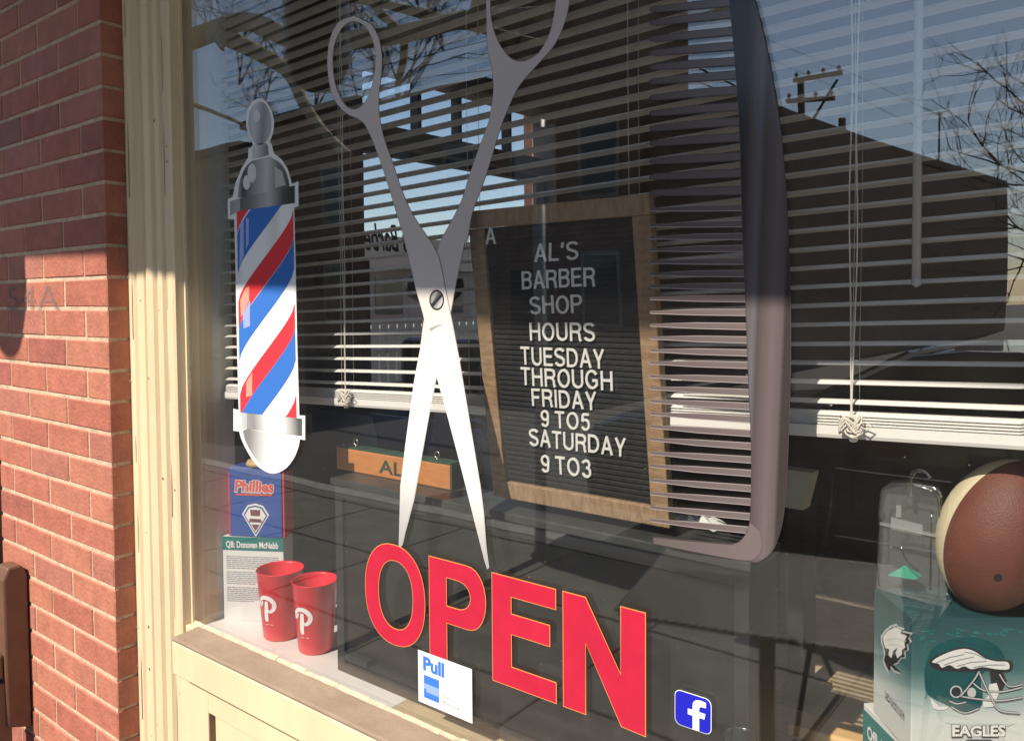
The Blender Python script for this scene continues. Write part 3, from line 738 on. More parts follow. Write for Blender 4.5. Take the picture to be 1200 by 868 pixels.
# pull cords with knots in front
for kx, (x_, zk, R_) in enumerate(((cordx(1000,495), P(1000,497,.065).z, .011), (cordx(408,466), P(408,464,.065).z, .012))):
    b = MB().use('cord'); y_ = BLY-.02
    for s_ in (-1, 1):
        pts = [(x_+s_*(.0022 if kx else .0034)*(1-math.exp(-((zz-zk)*14)**2))+.0012*math.sin(zz*23+s_*2), y_, zz) for zz in [zk+(2.6-zk)*(j/24)**1.7 for j in range(25)]]
        b.tube(pts, .0006 if kx else .00085, 6)
    b.build('pull_cord', bl)
    b = MB().use('cord'); R_ = R_
    pts = []
    for i in range(150):
        t = i*.55; r = R_*(.45+.55*abs(math.sin(t*.37)))
        pts.append((x_+r*math.cos(t)*1.15, y_-.004+.004*math.sin(t*1.7), zk+r*math.sin(t*1.31)-.3*R_*(i > 120)))
    b.tube(pts, .0011, 5); 
    b.tube([(x_+.006,y_-.004,zk),(x_+.018,y_-.006,zk-.004),(x_+.024,y_-.006,zk+.001),(x_+.016,y_-.006,zk+.004),(x_+.008,y_-.006,zk+.001)], .0009, 5)
    b.lathe((x_+.002,y_,zk-R_*1.9), [(0,0),(.004,.001),(.0055,.006),(.003,.012),(0,.012)], 10); b.build('cord_knot', bl)
wx = P(1073, 200, BLY-.03).x
b = MB().use(mat('wand_plastic', (.50,.50,.50), .2)); b.tube([(wx,BLY-.03,2.6),(wx+.002,BLY-.03,P(1075,330,BLY-.03).z)], .0048, 6)
b.lathe((wx+.002,BLY-.03,P(1075,337,BLY-.03).z), [(0,0),(.005,.003),(.005,.01),(.003,.012)], 8); b.build('tilt_wand', bl)

# =================================================================== LETTER BOARD
tlc, trc, blc, brc = P(553,246,.015), P(765,228,.015), P(572,581,.070), P(779.5,617,.070)
U = ((trc-tlc)+(brc-blc)).normalized(); ctr = (tlc+trc+blc+brc)/4
Vv = ((tlc-blc)+(trc-brc)); Vv -= U*Vv.dot(U); BHh = Vv.length/2; Vv.normalize()
Wb = ((trc-tlc).length+(brc-blc).length)/2; Hb = BHh
NB = U.cross(Vv); 
if NB.y > 0: NB = -NB                       # NB points towards the street
o_ = ctr-U*Wb/2-Vv*Hb/2
lb_ = thing('letter_board', o_+U*Wb/2, 'black felt letter board in an oak frame with white opening-hours letters, left of the comb', 'letter board')
T = .016; FW = .0265
def bd(u, v, d=0): return o_+U*u+Vv*v+NB*d
for (u0,v0,u1,v1,mm) in ((0,0,Wb,FW,'oakh'),(0,Hb-FW,Wb,Hb,'oakh'),(0,FW+.0002,FW,Hb-FW-.0002,'oak'),(Wb-FW,FW+.0002,Wb,Hb-FW-.0002,'oak')):
    b = MB().use(mm); b.obox(bd(u0,v0,-T), U*(u1-u0), Vv*(v1-v0), NB*T); b.build('frame_rail', lb_, bevel=.0015)
b = MB().use('felt'); b.obox(bd(FW+.0003,FW+.0003,-T+.001), U*(Wb-2*FW-.0006), Vv*(Hb-2*FW-.0006), NB*(T-.0085))
v = FW+.004
while v < Hb-FW-.004:
    b.prism([bd(FW+.001,v,-.0076), bd(FW+.001,v+.0012,-.0055), bd(FW+.001,v+.0048,-.0055), bd(FW+.001,v+.006,-.0076)], U*(Wb-2*FW-.002)); v += .0078
b.build('felt_panel', lb_)
pl = (bd(0,0,-.0045), NB)
def arc(cx, cy, rx, ry, a0, a1, n=14): return [(cx+rx*math.cos(math.radians(a0+(a1-a0)*i/n)), cy+ry*math.sin(math.radians(a0+(a1-a0)*i/n))) for i in range(n+1)]
SW = .135; h_ = SW/2
GL = {
 'A': (.70, [[(h_*.75,0),(.35,1-h_*.1)],[(.70-h_*.75,0),(.35,1-h_*.1)],[(.16,.32),(.54,.32)]]),
 'L': (.56, [[(h_,0),(h_,1)],[(h_,h_),(.56,h_)]]),
 'S': (.66, [arc(.33,.745,.26,.19,20,90)+arc(.33,.745,.262,.19,90,180)+arc(.33,.745,.262,.225,180,255,6)+arc(.335,.275,.262,.215,75,0,6)+arc(.335,.27,.262,.205,0,-90)+arc(.33,.27,.265,.205,-90,-165)]),
 "'": (.16, [[(.08,1),(.08,.84),(.03,.72)]]),
 'B': (.66, [[(h_,0),(h_,1)],[(h_,1-h_),(.38,1-h_)]+arc(.38,.745,.20,.19,90,-90)+[(h_,.53)],[(h_,.53),(.39,.53)]+arc(.39,.30,.205,.2325,90,-90)+[(h_,h_)]]),
 'R': (.68, [[(h_,0),(h_,1)],[(h_,1-h_),(.40,1-h_)]+arc(.40,.72,.21,.21,90,-90)+[(h_,.50)],[(.38,.50),(.52,.44),(.575,.30),(.585,.12),(.63,0)]]),
 'E': (.60, [[(h_,0),(h_,1)],[(h_,1-h_),(.60,1-h_)],[(h_,.52),(.55,.52)],[(h_,h_),(.60,h_)]]),
 'F': (.57, [[(h_,0),(h_,1)],[(h_,1-h_),(.57,1-h_)],[(h_,.50),(.50,.50)]]),
 'H': (.68, [[(h_,0),(h_,1)],[(.68-h_,0),(.68-h_,1)],[(h_,.52),(.68-h_,.52)]]),
 'O': (.76, [arc(.38,.5,.315,.445,0,360,30)]),
 'P': (.64, [[(h_,0),(h_,1)],[(h_,1-h_),(.37,1-h_)]+arc(.37,.70,.21,.23,90,-90)+[(h_,.47)]]),
 'U': (.68, [[(h_,1),(h_,.34)]+arc(.34,.34,.34-h_,.275,180,360)+[(.68-h_,1)]]),
 'T': (.62, [[(.31,0),(.31,1)],[(0,1-h_),(.62,1-h_)]]),
 'D': (.70, [[(h_,0),(h_,1)],[(h_,1-h_),(.30,1-h_)]+arc(.30,.5,.335,.4325,90,-90)+[(h_,h_)]]),
 'Y': (.66, [[(.33,0),(.33,.42)],[(.06,1),(.33,.40)],[(.60,1),(.33,.40)]]),
 'G': (.76, [arc(.38,.5,.315,.445,35,315,24)+[(.66,.2),(.66,.46)],[(.40,.45),(.70,.45)]]),
 'I': (.16, [[(.08,0),(.08,1)]]),
 '9': (.58, [arc(.285,.68,.215,.255,0,360,24),arc(.285,.68,.22,.30,0,-20,3)+[(.47,.30)]+arc(.27,.27,.20,.21,-10,-160,10)]),
 '5': (.58, [[(.52,1-h_),(.14,1-h_)],[(.15,1-h_),(.10,.52)],[(.10,.52),(.18,.60)]+arc(.28,.34,.225,.28,95,-90)+arc(.28,.34,.22,.28,-90,-155,6)]),
 '3': (.58, [arc(.28,.74,.20,.195,165,0,10)+arc(.28,.74,.20,.20,0,-90,6),arc(.28,.31,.23,.25,90,-90,12)+arc(.28,.31,.22,.25,-90,-165,6)]),
}
GAP = .13
rows = [("A",(570,286),(581.5,285.5),(569.5,266)), ("AL'S",(627,306.8),(678,304.2),(627,285.8)), ("BARBER",(612.5,339),(698,335),(611.7,318)), ("SHOP",(622,368),(683,366.5),(621,347.4)),
 ("HOURS",(622,398.7),(698,399.7),(621,378)), ("TUESDAY",(611.5,427),(709,431.6),(610.5,406)), ("THROUGH",(611.5,450.8),(719,457.3),(610.5,430)), ("FRIDAY",(624.5,475.2),(699.8,480.6),(623.4,455)),
 ("9 TO5",(634.8,499.5),(692.3,504.4),(634,480)), ("SATURDAY",(621,521.3),(734,534.8),(620.3,501.4)), ("9 TO3",(635,552),(694,560),(634,531.6))]
for txt, BL0, BR0, TL0 in rows:
    a, c, e = PP(*BL0, *pl), PP(*BR0, *pl), PP(*TL0, *pl)
    uu = (c-a); vv = (e-a)
    tot = sum((GL[q][0] if q != ' ' else .12)+GAP for q in txt)-GAP
    sw_ = uu/tot; pen = 0
    for q in txt:
        if q == ' ': pen += .12+GAP; continue
        wd, strokes = GL[q]; jit = (rnd()-.5)*.03; rot = (rnd()-.5)*.03
        mb = MB().use('letter')
        f_ = lambda x, y, d: a+sw_*(pen+x-rot*y)+vv*(y+jit+rot*x)+NB*d
        for k_, st_ in enumerate(strokes):
            st_ = [p_ for i_, p_ in enumerate(st_) if i_ == 0 or (V(p_)-V(st_[i_-1])).length > 1e-5]
            Lr = ribbon(st_, SW*.97)
            for (_, p0, p1), (_, p2, p3) in zip(Lr, Lr[1:]):
                dp_ = .0018+.00007*k_
                mb.idx([f_(*p0,0),f_(*p1,0),f_(*p3,0),f_(*p2,0),f_(*p0,dp_),f_(*p1,dp_),f_(*p3,dp_),f_(*p2,dp_)], [(4,5,6,7),(0,1,5,4),(1,2,6,5),(2,3,7,6),(3,0,4,7)])
        mb.build('letter', lb_); pen += wd+GAP

# =================================================================== DISPLAY SHELF AND THINGS ON IT
SZ = .872
xsplit = -.40
ds = thing('display_shelf', (-.3, .4, SZ), 'pale shelf just inside the window, white by the cups and bare wood under the boxes', 'shelf')
b = MB().use('shelfwhite'); b.box(-1.5768, -1.0, .0005, .42, SZ-.03, SZ); b.build('white_board', ds)
b = MB().use('shelfwood'); b.box(-.999, 1.18, .0005, .95, SZ-.03, SZ); b.build('wood_board', ds)
# black cabinet in front of the glass
bc = thing('black_cabinet', (-.79, .12, SZ), 'low black cabinet with glossy dark back panel standing behind the OPEN letters', 'cabinet')
xa, xb_ = P(394,680,.05).x, P(878,700,.05).x; zt = 1.2285
b = MB().use('dark')
b.box(xa, xa+.02, .05, .14, SZ, zt-.013); b.box(xb_-.02, xb_, .05, .14, SZ, zt-.013); b.box(xa+.0202, xb_-.0202, .05, .14, SZ, SZ+.018); b.box(xa+.0202, xb_-.0202, .05, .06, zt-.035, zt-.0132)
b.build('case', bc, bevel=.001)
b = MB().use('black'); b.box(xa+.0202, xb_-.0202, .055, .065, SZ+.0182, zt-.0352); b.build('back_panel', bc)
b = MB().use('ledge'); b.box(xa-.006, xb_+.004, .044, .145, zt-.0128, zt); b.build('top_ledge', bc, bevel=.002)
b = MB().use('dark'); b.box(xa+.03, xa+.09, .042, .0545, SZ+.03, SZ+.042)
b.build('latch', bc)

# AL block
ab = thing('wooden_name_block', (-1.09, .115, zt), 'orange wooden bar with green edges and AL in green, lying on the black cabinet', 'name block')
x0 = P(394,530,.1).x; x1 = P(527,560,.1).x; z1 = zt+.0445
b = MB().use('woodorange'); b.box(x0, x1, .1003, .128, zt+.0005, z1-.002); b.build('bar', ab, bevel=.002)
b = MB().use('green'); b.box(x0-.0012, x1+.0015, .1015, .129, z1-.0018, z1+.0012); b.box(x1+.0003, x1+.004, .1015, .129, zt+.0005, z1-.002); b.build('green_edge', ab)
b = MB(); xt = P(444,545,.1).x
text_into(b, 'AL', (xt,.0998,zt+.009), (1,0,0), (0,0,1), P(472,545,.1).x-xt, .024, 'green', (0,0,0), bold=.02); b.build('lettering', ab)
for px_, zz_ in ((417,512),(512,527)):
    b = MB().use('steel'); c = P(px_, zz_, .113); c.z = z1+.010
    b.tube([(c.x,c.y,z1),(c.x,c.y,z1+.004)], .0012, 6)
    b.tube([(c.x+.0055*math.cos(t), c.y, c.z+.0055*math.sin(t)) for t in [2*math.pi*i/16-math.pi/2 for i in range(17)]], .0011, 6); b.build('screw_eye', ab)

# cups
def cup(px0, px1, py, cy, label):
    mid = P((px0+px1)/2, py, cy); cx_ = mid.x
    R = (px1-px0)/2*(mid-ORI).dot(V((_nX.z, _Y.z, _Z.z)))/FPX*.985
    ztop = P((px0+px1)/2, py+1, cy).z; H = ztop-SZ
    t = thing('red_tumbler', (cx_, cy, SZ), label, 'cup', 'red plastic tumblers')
    b = MB().use('cupred'); r0 = R*.74
    b.lathe((cx_,cy,SZ), [(0,.001),(r0-.002,0.0012),(r0,.004),(R-.001,H-.003),(R+.0006,H-.001),(R-.001,H),(R-.0025,H-.004),(r0-.0018,.006),(0,.005)], 48); b.build('cup_body', t)
    b = MB().use('printwhite')
    th0 = math.atan2(-1, .55)-0.34                      # faces the street, a little to the right
    def cf(x, z):
        rr = r0+(R-r0)*z/H+.0004; th = th0+x/rr
        return V((cx_+rr*math.cos(th), cy+rr*math.sin(th), SZ+z))
    s = H*.36; z0 = H*.30
    st = lambda pts, w: addribbon(b, [(x*s-.32*s, z0+z*s) for x, z in catmull(pts, 6)], [q*s for q in w], cf)
    def wide(pts, w0, w1):
        n = len(catmull(pts,6)); return [w0+(w1-w0)*math.sin(math.pi*i/(n-1)) for i in range(n)]
    A = [(.40,.86),(.37,.55),(.34,.25),(.36,.03)]; st(A, wide(A,.14,.20))
    A = [(.02,.62),(.06,.86),(.28,1.0),(.55,.97),(.72,.80),(.70,.58),(.54,.44),(.42,.50)]; st(A, wide(A,.07,.19))
    A = [(.02,.62),(.12,.68),(.20,.84)]; st(A, wide(A,.09,.10))
    for q in (-.10,): addribbon(b, [(.28*s-.32*s, z0+q*s),(.62*s-.32*s, z0+q*s)], .02*s, cf)
    b.build('printed_letter', t)
    return t
cup(300.5, 356, 664, .080, 'red tumbler with white P, nearer the left window frame')
cup(341.5, 396, 677, .082, 'red tumbler with white P, half behind the black cabinet edge')

# stacked boxes at the left
def facebox(name, pA, pB, zt, zb, depth, mt, label, cat, side=None, taper=0):
    """pA, pB: (x, y) of the left and right ends of the face"""
    a, c = V((*pA, 0)), V((*pB, 0)); u = (c-a).normalized(); n = V((-u.y, u.x, 0))   # into the shop
    t = thing(name, ((a+c)/2+V((0,0,zb))), label, cat)
    b = MB().use(mt); b.obox(a+V((0,0,zb)), c-a, n*depth, V((0,0,zt-zb))); b.build('carton', t, bevel=.0012)
    return t, a, c, u, n
A1 = P(262,690,.055); B1 = P(333,690,.125)
zt1 = 1.052
t, a, c, u, n = facebox('white_card_box', (A1.x,A1.y), (B1.x,B1.y), zt1, SZ, .05, 'cardwhite', 'white card box with teal heading strip and fine print, under the blue box', 'box')
W = (c-a).length
b = MB().use('teal'); nn = -n*.0006
fq = lambda u0, v0, u1, v1, l=1: [a+u*(W*u0)+V((0,0,SZ+(zt1-SZ)*v0))+nn*l, a+u*(W*u1)+V((0,0,SZ+(zt1-SZ)*v0))+nn*l, a+u*(W*u1)+V((0,0,SZ+(zt1-SZ)*v1))+nn*l, a+u*(W*u0)+V((0,0,SZ+(zt1-SZ)*v1))+nn*l]
b.face(fq(0,.84,1,1)); b.build('heading_strip', t)
b = MB(); text_into(b, 'QB: Donovan McNabb', a+u*(W*.06)+V((0,0,SZ+(zt1-SZ)*.875))+nn*2, u, (0,0,1), W*.86, (zt1-SZ)*.075, 'printwhite', (0,0,0), bold=.03); b.build('lettering', t)
b = MB().use('greyprint')
for i in range(24):
    v_ = .76-.023*i; w_ = .06
    if i in (7, 15): continue
    while w_ < (.9 if i not in (6,14,23) else .5):
        ww = .03+.07*rnd(); b.face(fq(w_, v_, min(.92,w_+ww), v_+.008)); w_ += ww+.012
b.build('fine_print', t)
A2 = V((A1.x-.003, A1.y+.006)) ; 
zt2, zb2 = 1.2, zt1
A2 = P(269,590,.065); B2 = P(330,590,.122)
t, a, c, u, n = facebox('blue_team_box', (A2.x,A2.y), (B2.x,B2.y), zt2, zb2+.001, .05, 'boxblue', 'blue box with red script and a diamond emblem, on the white card box', 'box')
W = (c-a).length; Hh = zt2-zb2
b = MB().use('boxred'); b.obox(c+u*.0004+V((0,0,zb2+.001))+n*.003, u*.004, n*.045, V((0,0,Hh*.93))); b.build('red_side', t)
b = MB().use('boxred'); b.obox(a-u*.0044+V((0,0,zb2+.001))+n*.003, u*.004, n*.045, V((0,0,Hh*.9))); b.build('red_side', t)
b = MB(); q0 = a+V((0,0,zb2)); nn = -n*.0006
fp = lambda x, z, l=1: q0+u*(W*x)+V((0,0,Hh*z))+nn*l
text_into(b, 'Phillies', fp(.10,.655,1), u, (0,0,1), W*.76, Hh*.17, 'printwhite', (0,0,0), shear=.1, bold=.075)
text_into(b, 'Phillies', fp(.11,.66,2), u, (0,0,1), W*.74, Hh*.16, 'scriptred', (0,0,0), shear=.1, bold=.03)
b.use('scriptred'); b.face([fp(.14,.60,2),fp(.82,.605,2),fp(.84,.63,2),fp(.13,.625,2)])
b.build('lettering', t)
b = MB()
D = lambda s, m, l: (b.use(m), b.face([fp(.5+x*s, .27+z*s, l) for x, z in [(0,-.26),(.26,0.06),(.15,.19),(0,.22),(-.15,.19),(-.26,.06)]]))
D(1,'printwhite',1); D(.88,'boxblue',2); D(.78,'printwhite',2.4)
b.use('maroon'); b.face([fp(x,z,3) for x, z in [(.40,.40),(.60,.40),(.585,.30),(.63,.22),(.37,.22),(.415,.30)]])
b.face([fp(x,z,3) for x, z in [(.42,.19),(.58,.19),(.5,.09)]]); b.use('printwhite'); b.face([fp(x,z,3.4) for x, z in [(.36,.27),(.64,.27),(.64,.31),(.36,.31)]])
b.build('diamond_emblem', t)
# small figurine base on top of the blue box
c_ = (a+c)/2+n*.028+V((0,0,zt2+.0005))
fg = thing('wooden_figurine', c_, 'small tan and red figure standing on the blue box, behind the pole sticker', 'figurine')
b = MB().use('tan'); b.lathe(c_, [(0,0),(.030,0),(.031,.006),(.027,.012),(0,.013)], 28); b.build('base', fg)
b = MB().use('boxred'); b.lathe(c_+V((-.008,0,.0132)), [(0,0),(.010,.001),(.012,.012),(.009,.022),(.010,.03),(.006,.038),(0,.04)], 16); b.build('figure', fg)

# helmet box and stack at the right
FL = V((-.2125,.0575)); SD = V((-.0535,.0675)); FD = V((.783,.621))
zt3, zb3 = 1.198, 1.046
a = V((*FL,0)); u = V((*FD,0)).normalized(); n = V((*SD,0)).normalized(); Wf = .175; Dp = .095
hb = thing('helmet_box', a+u*.08+V((0,0,zb3)), 'teal and white box printed with a football helmet, under the football', 'box')
tealgrad = gradmat('teal_fade_print', (0,0,zb3), (0,0,zt3), [(0,(.68,.70,.66)),(.25,(.62,.67,.64)),(.46,(.24,.36,.35)),(.62,(.05,.15,.15)),(1,(.02,.075,.082))], rough=.3)
b = MB().use(tealgrad); b.obox(a+V((0,0,zb3)), u*Wf, n*Dp, V((0,0,zt3-zb3))); b.build('carton', hb, bevel=.001)
H3 = zt3-zb3
pf = (a-n*.0008, n)                                  # front face plane
def Fp(x, y, l=0): return PP(x, y, a-n*(.0005+.0004*l), n)
b = MB(); px8 = lambda pts: [(1000+x/4.615, 680+y/4.615) for x, y in pts]
def fpoly(pts, m, l, f=Fp): b.use(m); b.face([f(*q, l) for q in pts])
helm = catmull(px8([(395,600),(385,500),(405,410),(450,350),(540,318),(640,308),(740,330),(800,380),(825,440),(800,470),(760,475),(700,500),(690,560),(700,620),(690,680),(640,715),(560,708),(520,680),(440,640)]),4,True)
fpoly(helm, 'tealdark', 0)
fpoly(px8([(415,635),(435,650),(465,680),(515,682),(500,695),(460,700),(435,690)]), 'printwhite', 1)
wing_o = catmull(px8([(410,440),(450,405),(530,370),(600,358),(660,372),(720,410),(770,425),(850,430),(862,465),(840,492),(770,490),(700,480),(640,495),(560,488),(490,488),(440,478)]),3,True)
fpoly(wing_o, 'printblack', 1); 
wing = catmull(px8([(425,440),(460,412),(535,380),(600,368),(655,382),(715,420),(775,436),(835,440),(840,478),(770,478),(700,466),(640,478),(600,462),(560,476),(520,455),(480,470),(460,448)]),3,True)
fpoly(wing, 'printwhite', 2)
for q in ([(450,442),(520,415),(600,398)],[(490,456),(570,428),(650,412)],[(560,462),(640,440),(720,436)],[(650,468),(740,455),(820,455)],[(600,385),(660,395),(720,425)]):
    b.use('greyprint'); addribbon(b, px8(q), .75, lambda x, y: Fp(x, y, 3))
def bar(pts, w, m='printgrey', l=3):
    b.use('printblack'); addribbon(b, catmull(px8(pts),5), w+1.1, lambda x, y: Fp(x, y, l-.5))
    b.use(m); addribbon(b, catmull(px8(pts),5), w, lambda x, y: Fp(x, y, l))
fpoly(px8([(735,470),(800,475),(830,540),(800,600),(745,560)]), 'printblack', 1)
fpoly(px8([(735,560),(775,552),(790,600),(760,680),(705,685),(700,650),(730,620)]), 'printwhite', 2)
bar([(640,545),(700,590),(800,600),(915,575)], 1.6); bar([(580,625),(680,640),(800,648),(915,630)], 1.6, l=4)
bar([(680,490),(700,540),(740,620),(790,700),(900,715)], 1.6, l=5); bar([(580,625),(650,540),(680,490)], 1.6, l=6); bar([(790,505),(840,570),(915,560)], 1.4, l=4)
bar([(520,650),(560,665),(610,655)], 1.2); bar([(530,680),(600,715),(680,690)], 1.2)
b.use('printblack'); b.face([Fp(*q, 3) for q in px8(ell(556,600,26,26,n=16))]); b.use('printgrey'); b.face([Fp(*q, 2.6) for q in px8(ell(556,600,34,34,n=16))])
b.use('printgrey'); b.face([Fp(*q, 3) for q in px8(ell(640,605,24,28,n=16))])
b.build('helmet_print', hb)
b = MB()
sl = mat('print_pattern_teal', (.03,.20,.20), .5)
b.use(sl)
for i in range(46):
    x = 355+rnd()*540; y = 255+rnd()*80; 
    if 420 < x < 820 and y > 300: continue
    w = 8+26*rnd(); fpoly(px8([(x,y),(x+w,y),(x+w,y+7),(x,y+7)]), sl, 0)
for i in range(26):
    x = 375+rnd()*20; y = 330+i*12; fpoly(px8([(x,y),(x+14,y),(x+14,y+5),(x,y+5)]), sl, 0)
b.build('pattern_print', hb)
b = MB()
fpoly(px8([(485,765),(530,775),(540,860),(520,900),(800,900),(815,860),(825,790),(880,770),(820,775),(540,768)]), 'printgrey', 1)
text_px(b, 'EAGLES', (a-n*.0013, n), px8([(530,842)])[0], px8([(825,842)])[0], px8([(530,782)])[0], 'printblack', .0002, bold=.10, arch=.12)
text_px(b, 'EAGLES', (a-n*.0018, n), px8([(534,838)])[0], px8([(822,838)])[0], px8([(534,784)])[0], 'printwhite', .0002, bold=.035, arch=.12)
fpoly(px8([(600,868),(760,868),(740,858),(620,858)]), 'printblack', 3)
b.build('lettering', hb)
# left face prints
us = (V((*SD,0))).normalized()
def Sp(x, y, l=0): return PP(x, y, a-u*(.0005+.0004*l), u)
b = MB()
head = px8([(148,300),(175,262),(205,240),(235,232),(240,245),(278,258),(268,270),(322,282),(305,305),(318,330),(296,345),(302,375),(282,385),(285,420),(262,420),(240,450),(215,462),(240,492),(258,505),(225,500),(200,470),(190,505),(175,480),(158,440),(165,400),(160,360),(150,340)])
fpoly(head, 'printgrey', 0, Sp)
fpoly([( (x-1047)*.88+1047.2, (y-757)*.9+757) for x, y in head], 'printblack', 1, Sp)
hd2 = px8([(160,305),(185,272),(225,250),(262,268),(255,285),(290,298),(275,330),(280,360),(262,375),(262,400),(238,420),(228,390),(240,360),(215,380),(205,420),(190,400),(195,370),(175,365),(165,340)])
fpoly(hd2, 'printwhite', 2, Sp)
for q in ([(175,320),(230,310),(285,330)],[(190,345),(240,345),(275,365)]): b.use('printgrey'); addribbon(b, px8(q), 1.0, lambda x, y: Sp(x, y, 3))
b.use('printblack'); addribbon(b, px8([(165,365),(180,380),(182,410),(172,430)]), .8, lambda x, y: Sp(x, y, 3))
b.build('bird_head_print', hb)
b = MB()
text_px(b, 'EAGLES', (a-u*.0013, u), px8([(172,628)])[0], px8([(275,755)])[0], px8([(172,590)])[0], 'printblack', .0002, bold=.09)
text_px(b, 'EAGLES', (a-u*.0018, u), px8([(174,627)])[0], px8([(273,753)])[0], px8([(174,592)])[0], 'printgrey', .0002, bold=.03)
b.build('side_lettering', hb)
# lower box
lbx = thing('teal_striped_box', a+u*.08+V((0,0,SZ)), 'white box with a teal lettered stripe, bottom of the stack under the helmet box', 'box')
al = V((*PZ(1058,868,zb3).xy,0)); al2 = V((*PZ(1012,822,zb3).xy,0)); nl = (al2-al).normalized(); ul = V((nl.y,-nl.x,0))
al = al2-nl*.115
b = MB().use('cardwhite'); b.obox(al+V((0,0,SZ)), ul*.22, nl*.115, V((0,0,zb3-SZ-.001))); b.build('carton', lbx, bevel=.001)
b = MB().use('teal'); e_ = -ul*.0006
b.face([al+e_+V((0,0,zb3-.06)), al2+e_+V((0,0,zb3-.06)), al2+e_+V((0,0,zb3-.008)), al+e_+V((0,0,zb3-.008))]); b.build('teal_stripe', lbx)
b = MB(); text_into(b, 'Official Team', al2-nl*.012+e_*2+V((0,0,zb3-.038)), -nl, (0,0,1), .088, .016, 'printwhite', (0,0,0), bold=.03); b.build('lettering', lbx)

# football
fc = P(1169, 634, .135)
bl_c = V((fc.x, .135, zt3+.086))
fb_ = thing('football', (bl_c.x, bl_c.y, zt3), 'small brown football with one cream panel, standing upright on the helmet box', 'football')
ax = V((.27,-.02,1)).normalized(); uu = V((-1,-.25,0)); uu = (uu-ax*uu.dot(ax)).normalized(); ww = ax.cross(uu)
Rr = .0600; Hl = .0895
view = (V((0,Y0,EYE))-bl_c); view -= ax*view.dot(ax); view.normalize()
vang = math.atan2(view.dot(ww), view.dot(uu))
pan = [(vang+math.radians(52), vang+math.radians(118), 'ballwhite'), (vang+math.radians(118), vang+math.radians(205), 'ballbrown'), (vang+math.radians(205), vang+math.radians(325), 'ballbrown'), (vang+math.radians(-35), vang+math.radians(52), 'ballbrown')]
sgn = 1
# make sure the cream panel faces the picture's left
if (uu*math.cos(pan[0][0])+ww*math.sin(pan[0][0])).dot(V((-.78,-.62,0))) < 0: pan = [(2*vang-q1, 2*vang-q0, m) for q0, q1, m in pan]
for (t0, t1, m) in pan:
    b = MB().use(m); b.smooth = True; nA, nZ = 14, 28; pts = []
    for i in range(nZ+1):
        ph = -math.pi/2+math.pi*i/nZ; r = Rr*max(0, math.cos(ph))**1.16; z = Hl*math.sin(ph)
        for j in range(nA+1):
            f_ = j/nA; th = t0+(t1-t0)*f_; gr = 1-.022*(math.exp(-(f_*14)**2)+math.exp(-((1-f_)*14)**2))
            pts.append(bl_c+(uu*math.cos(th)+ww*math.sin(th))*r*gr+ax*z)
    b.idx(pts, [(i*(nA+1)+j, i*(nA+1)+j+1, (i+1)*(nA+1)+j+1, (i+1)*(nA+1)+j) for i in range(nZ) for j in range(nA)])
    b.build('panel', fb_)
b = MB().use('printblack')
def bs(th, ph, k=1.004): 
    r = Rr*math.cos(ph)**1.16; return bl_c+(uu*math.cos(th)+ww*math.sin(th))*r*k+ax*Hl*k*math.sin(ph)
s_ = -1 if (uu*math.cos(vang+.5)+ww*math.sin(vang+.5)).dot(V((-.78,-.62,0))) < 0 else 1
b.face([bs(vang+s_*(.22+.07*math.cos(t)), -.30+.055*math.sin(t)) for t in [2*math.pi*i/16 for i in range(16)]])
b.build('valve', fb_)
b = MB().use('seam')
for i in range(14):
    t = vang+s_*.75+.05*math.cos(i*2.4); p_ = -.06+.05*math.sin(i*1.7)
    b.face([bs(t,p_),bs(t+.05,p_+.02),bs(t+.06,p_+.035),bs(t+.005,p_+.012)])
b.build('worn_print', fb_)

# clear clamshell
cl = thing('clear_clamshell', (*PZ(1068,700,zt3).xy, zt3), 'empty clear plastic hanging package with a green insert, beside the football', 'package')
cy0 = .125
def cp(px_, py_, d=0): p = P(px_, py_, cy0+d); return p
outl = [(1030,690),(1026,688),(1029,655),(1031,615),(1033,610),(1030,604),(1033,575),(1040,570),(1062,567),(1096,577),(1101,600),(1106,640),(1110,700),(1108,712)]
b = MB().use('haze2'); N = len(outl)
fr_ = [cp(x, y, -.008) for x, y in outl]; bk_ = [cp(x+5, y-7, .028) for x, y in outl]
b.idx(fr_+bk_, [tuple(range(N)), tuple(range(2*N-1,N-1,-1))]+[(i,(i+1)%N,(i+1)%N+N,i+N) for i in range(N)])
b.build('shell', cl)
b = MB().use('haze')
b.prism([cp(x,y,-.012) for x, y in [(1031,612),(1100,627),(1101,630),(1031,615)]], (0,.004,0))
b.prism([cp(x,y,-.010) for x, y in [(1044,606),(1081,615),(1081,628),(1044,620)]], (0,.002,0))
b.prism([cp(x,y,-.010) for x, y in [(1050,592),(1056,592),(1056,606),(1050,606)]], (0,.002,0))
b.build('lock_tab', cl)
b = MB().use('clearedge')
for pts in ([(1030,690),(1029,655),(1031,615),(1030,604),(1033,575),(1040,570),(1062,567),(1096,577),(1101,600),(1106,640),(1110,700)],
            [(1028,612),(1060,620),(1100,630)], [(1092,600),(1091,650),(1090,690)], [(1056,640),(1062,655),(1076,668)]):
    b.tube([cp(x,y,-.009) for x, y in catmull(pts,3)], .0011, 6)
b.build('moulded_rim', cl)
b = MB().use('clearedge')
b.tube([cp(x,y,.004) for x, y in catmull([(1067,582),(1066,568),(1069,556),(1076,551),(1085,553),(1090,560)],4)], .0028, 8)
b.tube([cp(x,y,.004) for x, y in catmull([(1068,567),(1085,570),(1098,573),(1102,583)],4)], .0026, 8); b.build('hanging_hook', cl)
b = MB().use('greenfilm'); b.prism([cp(x,y,.006) for x, y in [(1040,674),(1060,662),(1080,674),(1072,679)]], (0,.002,0)); b.build('green_insert', cl)

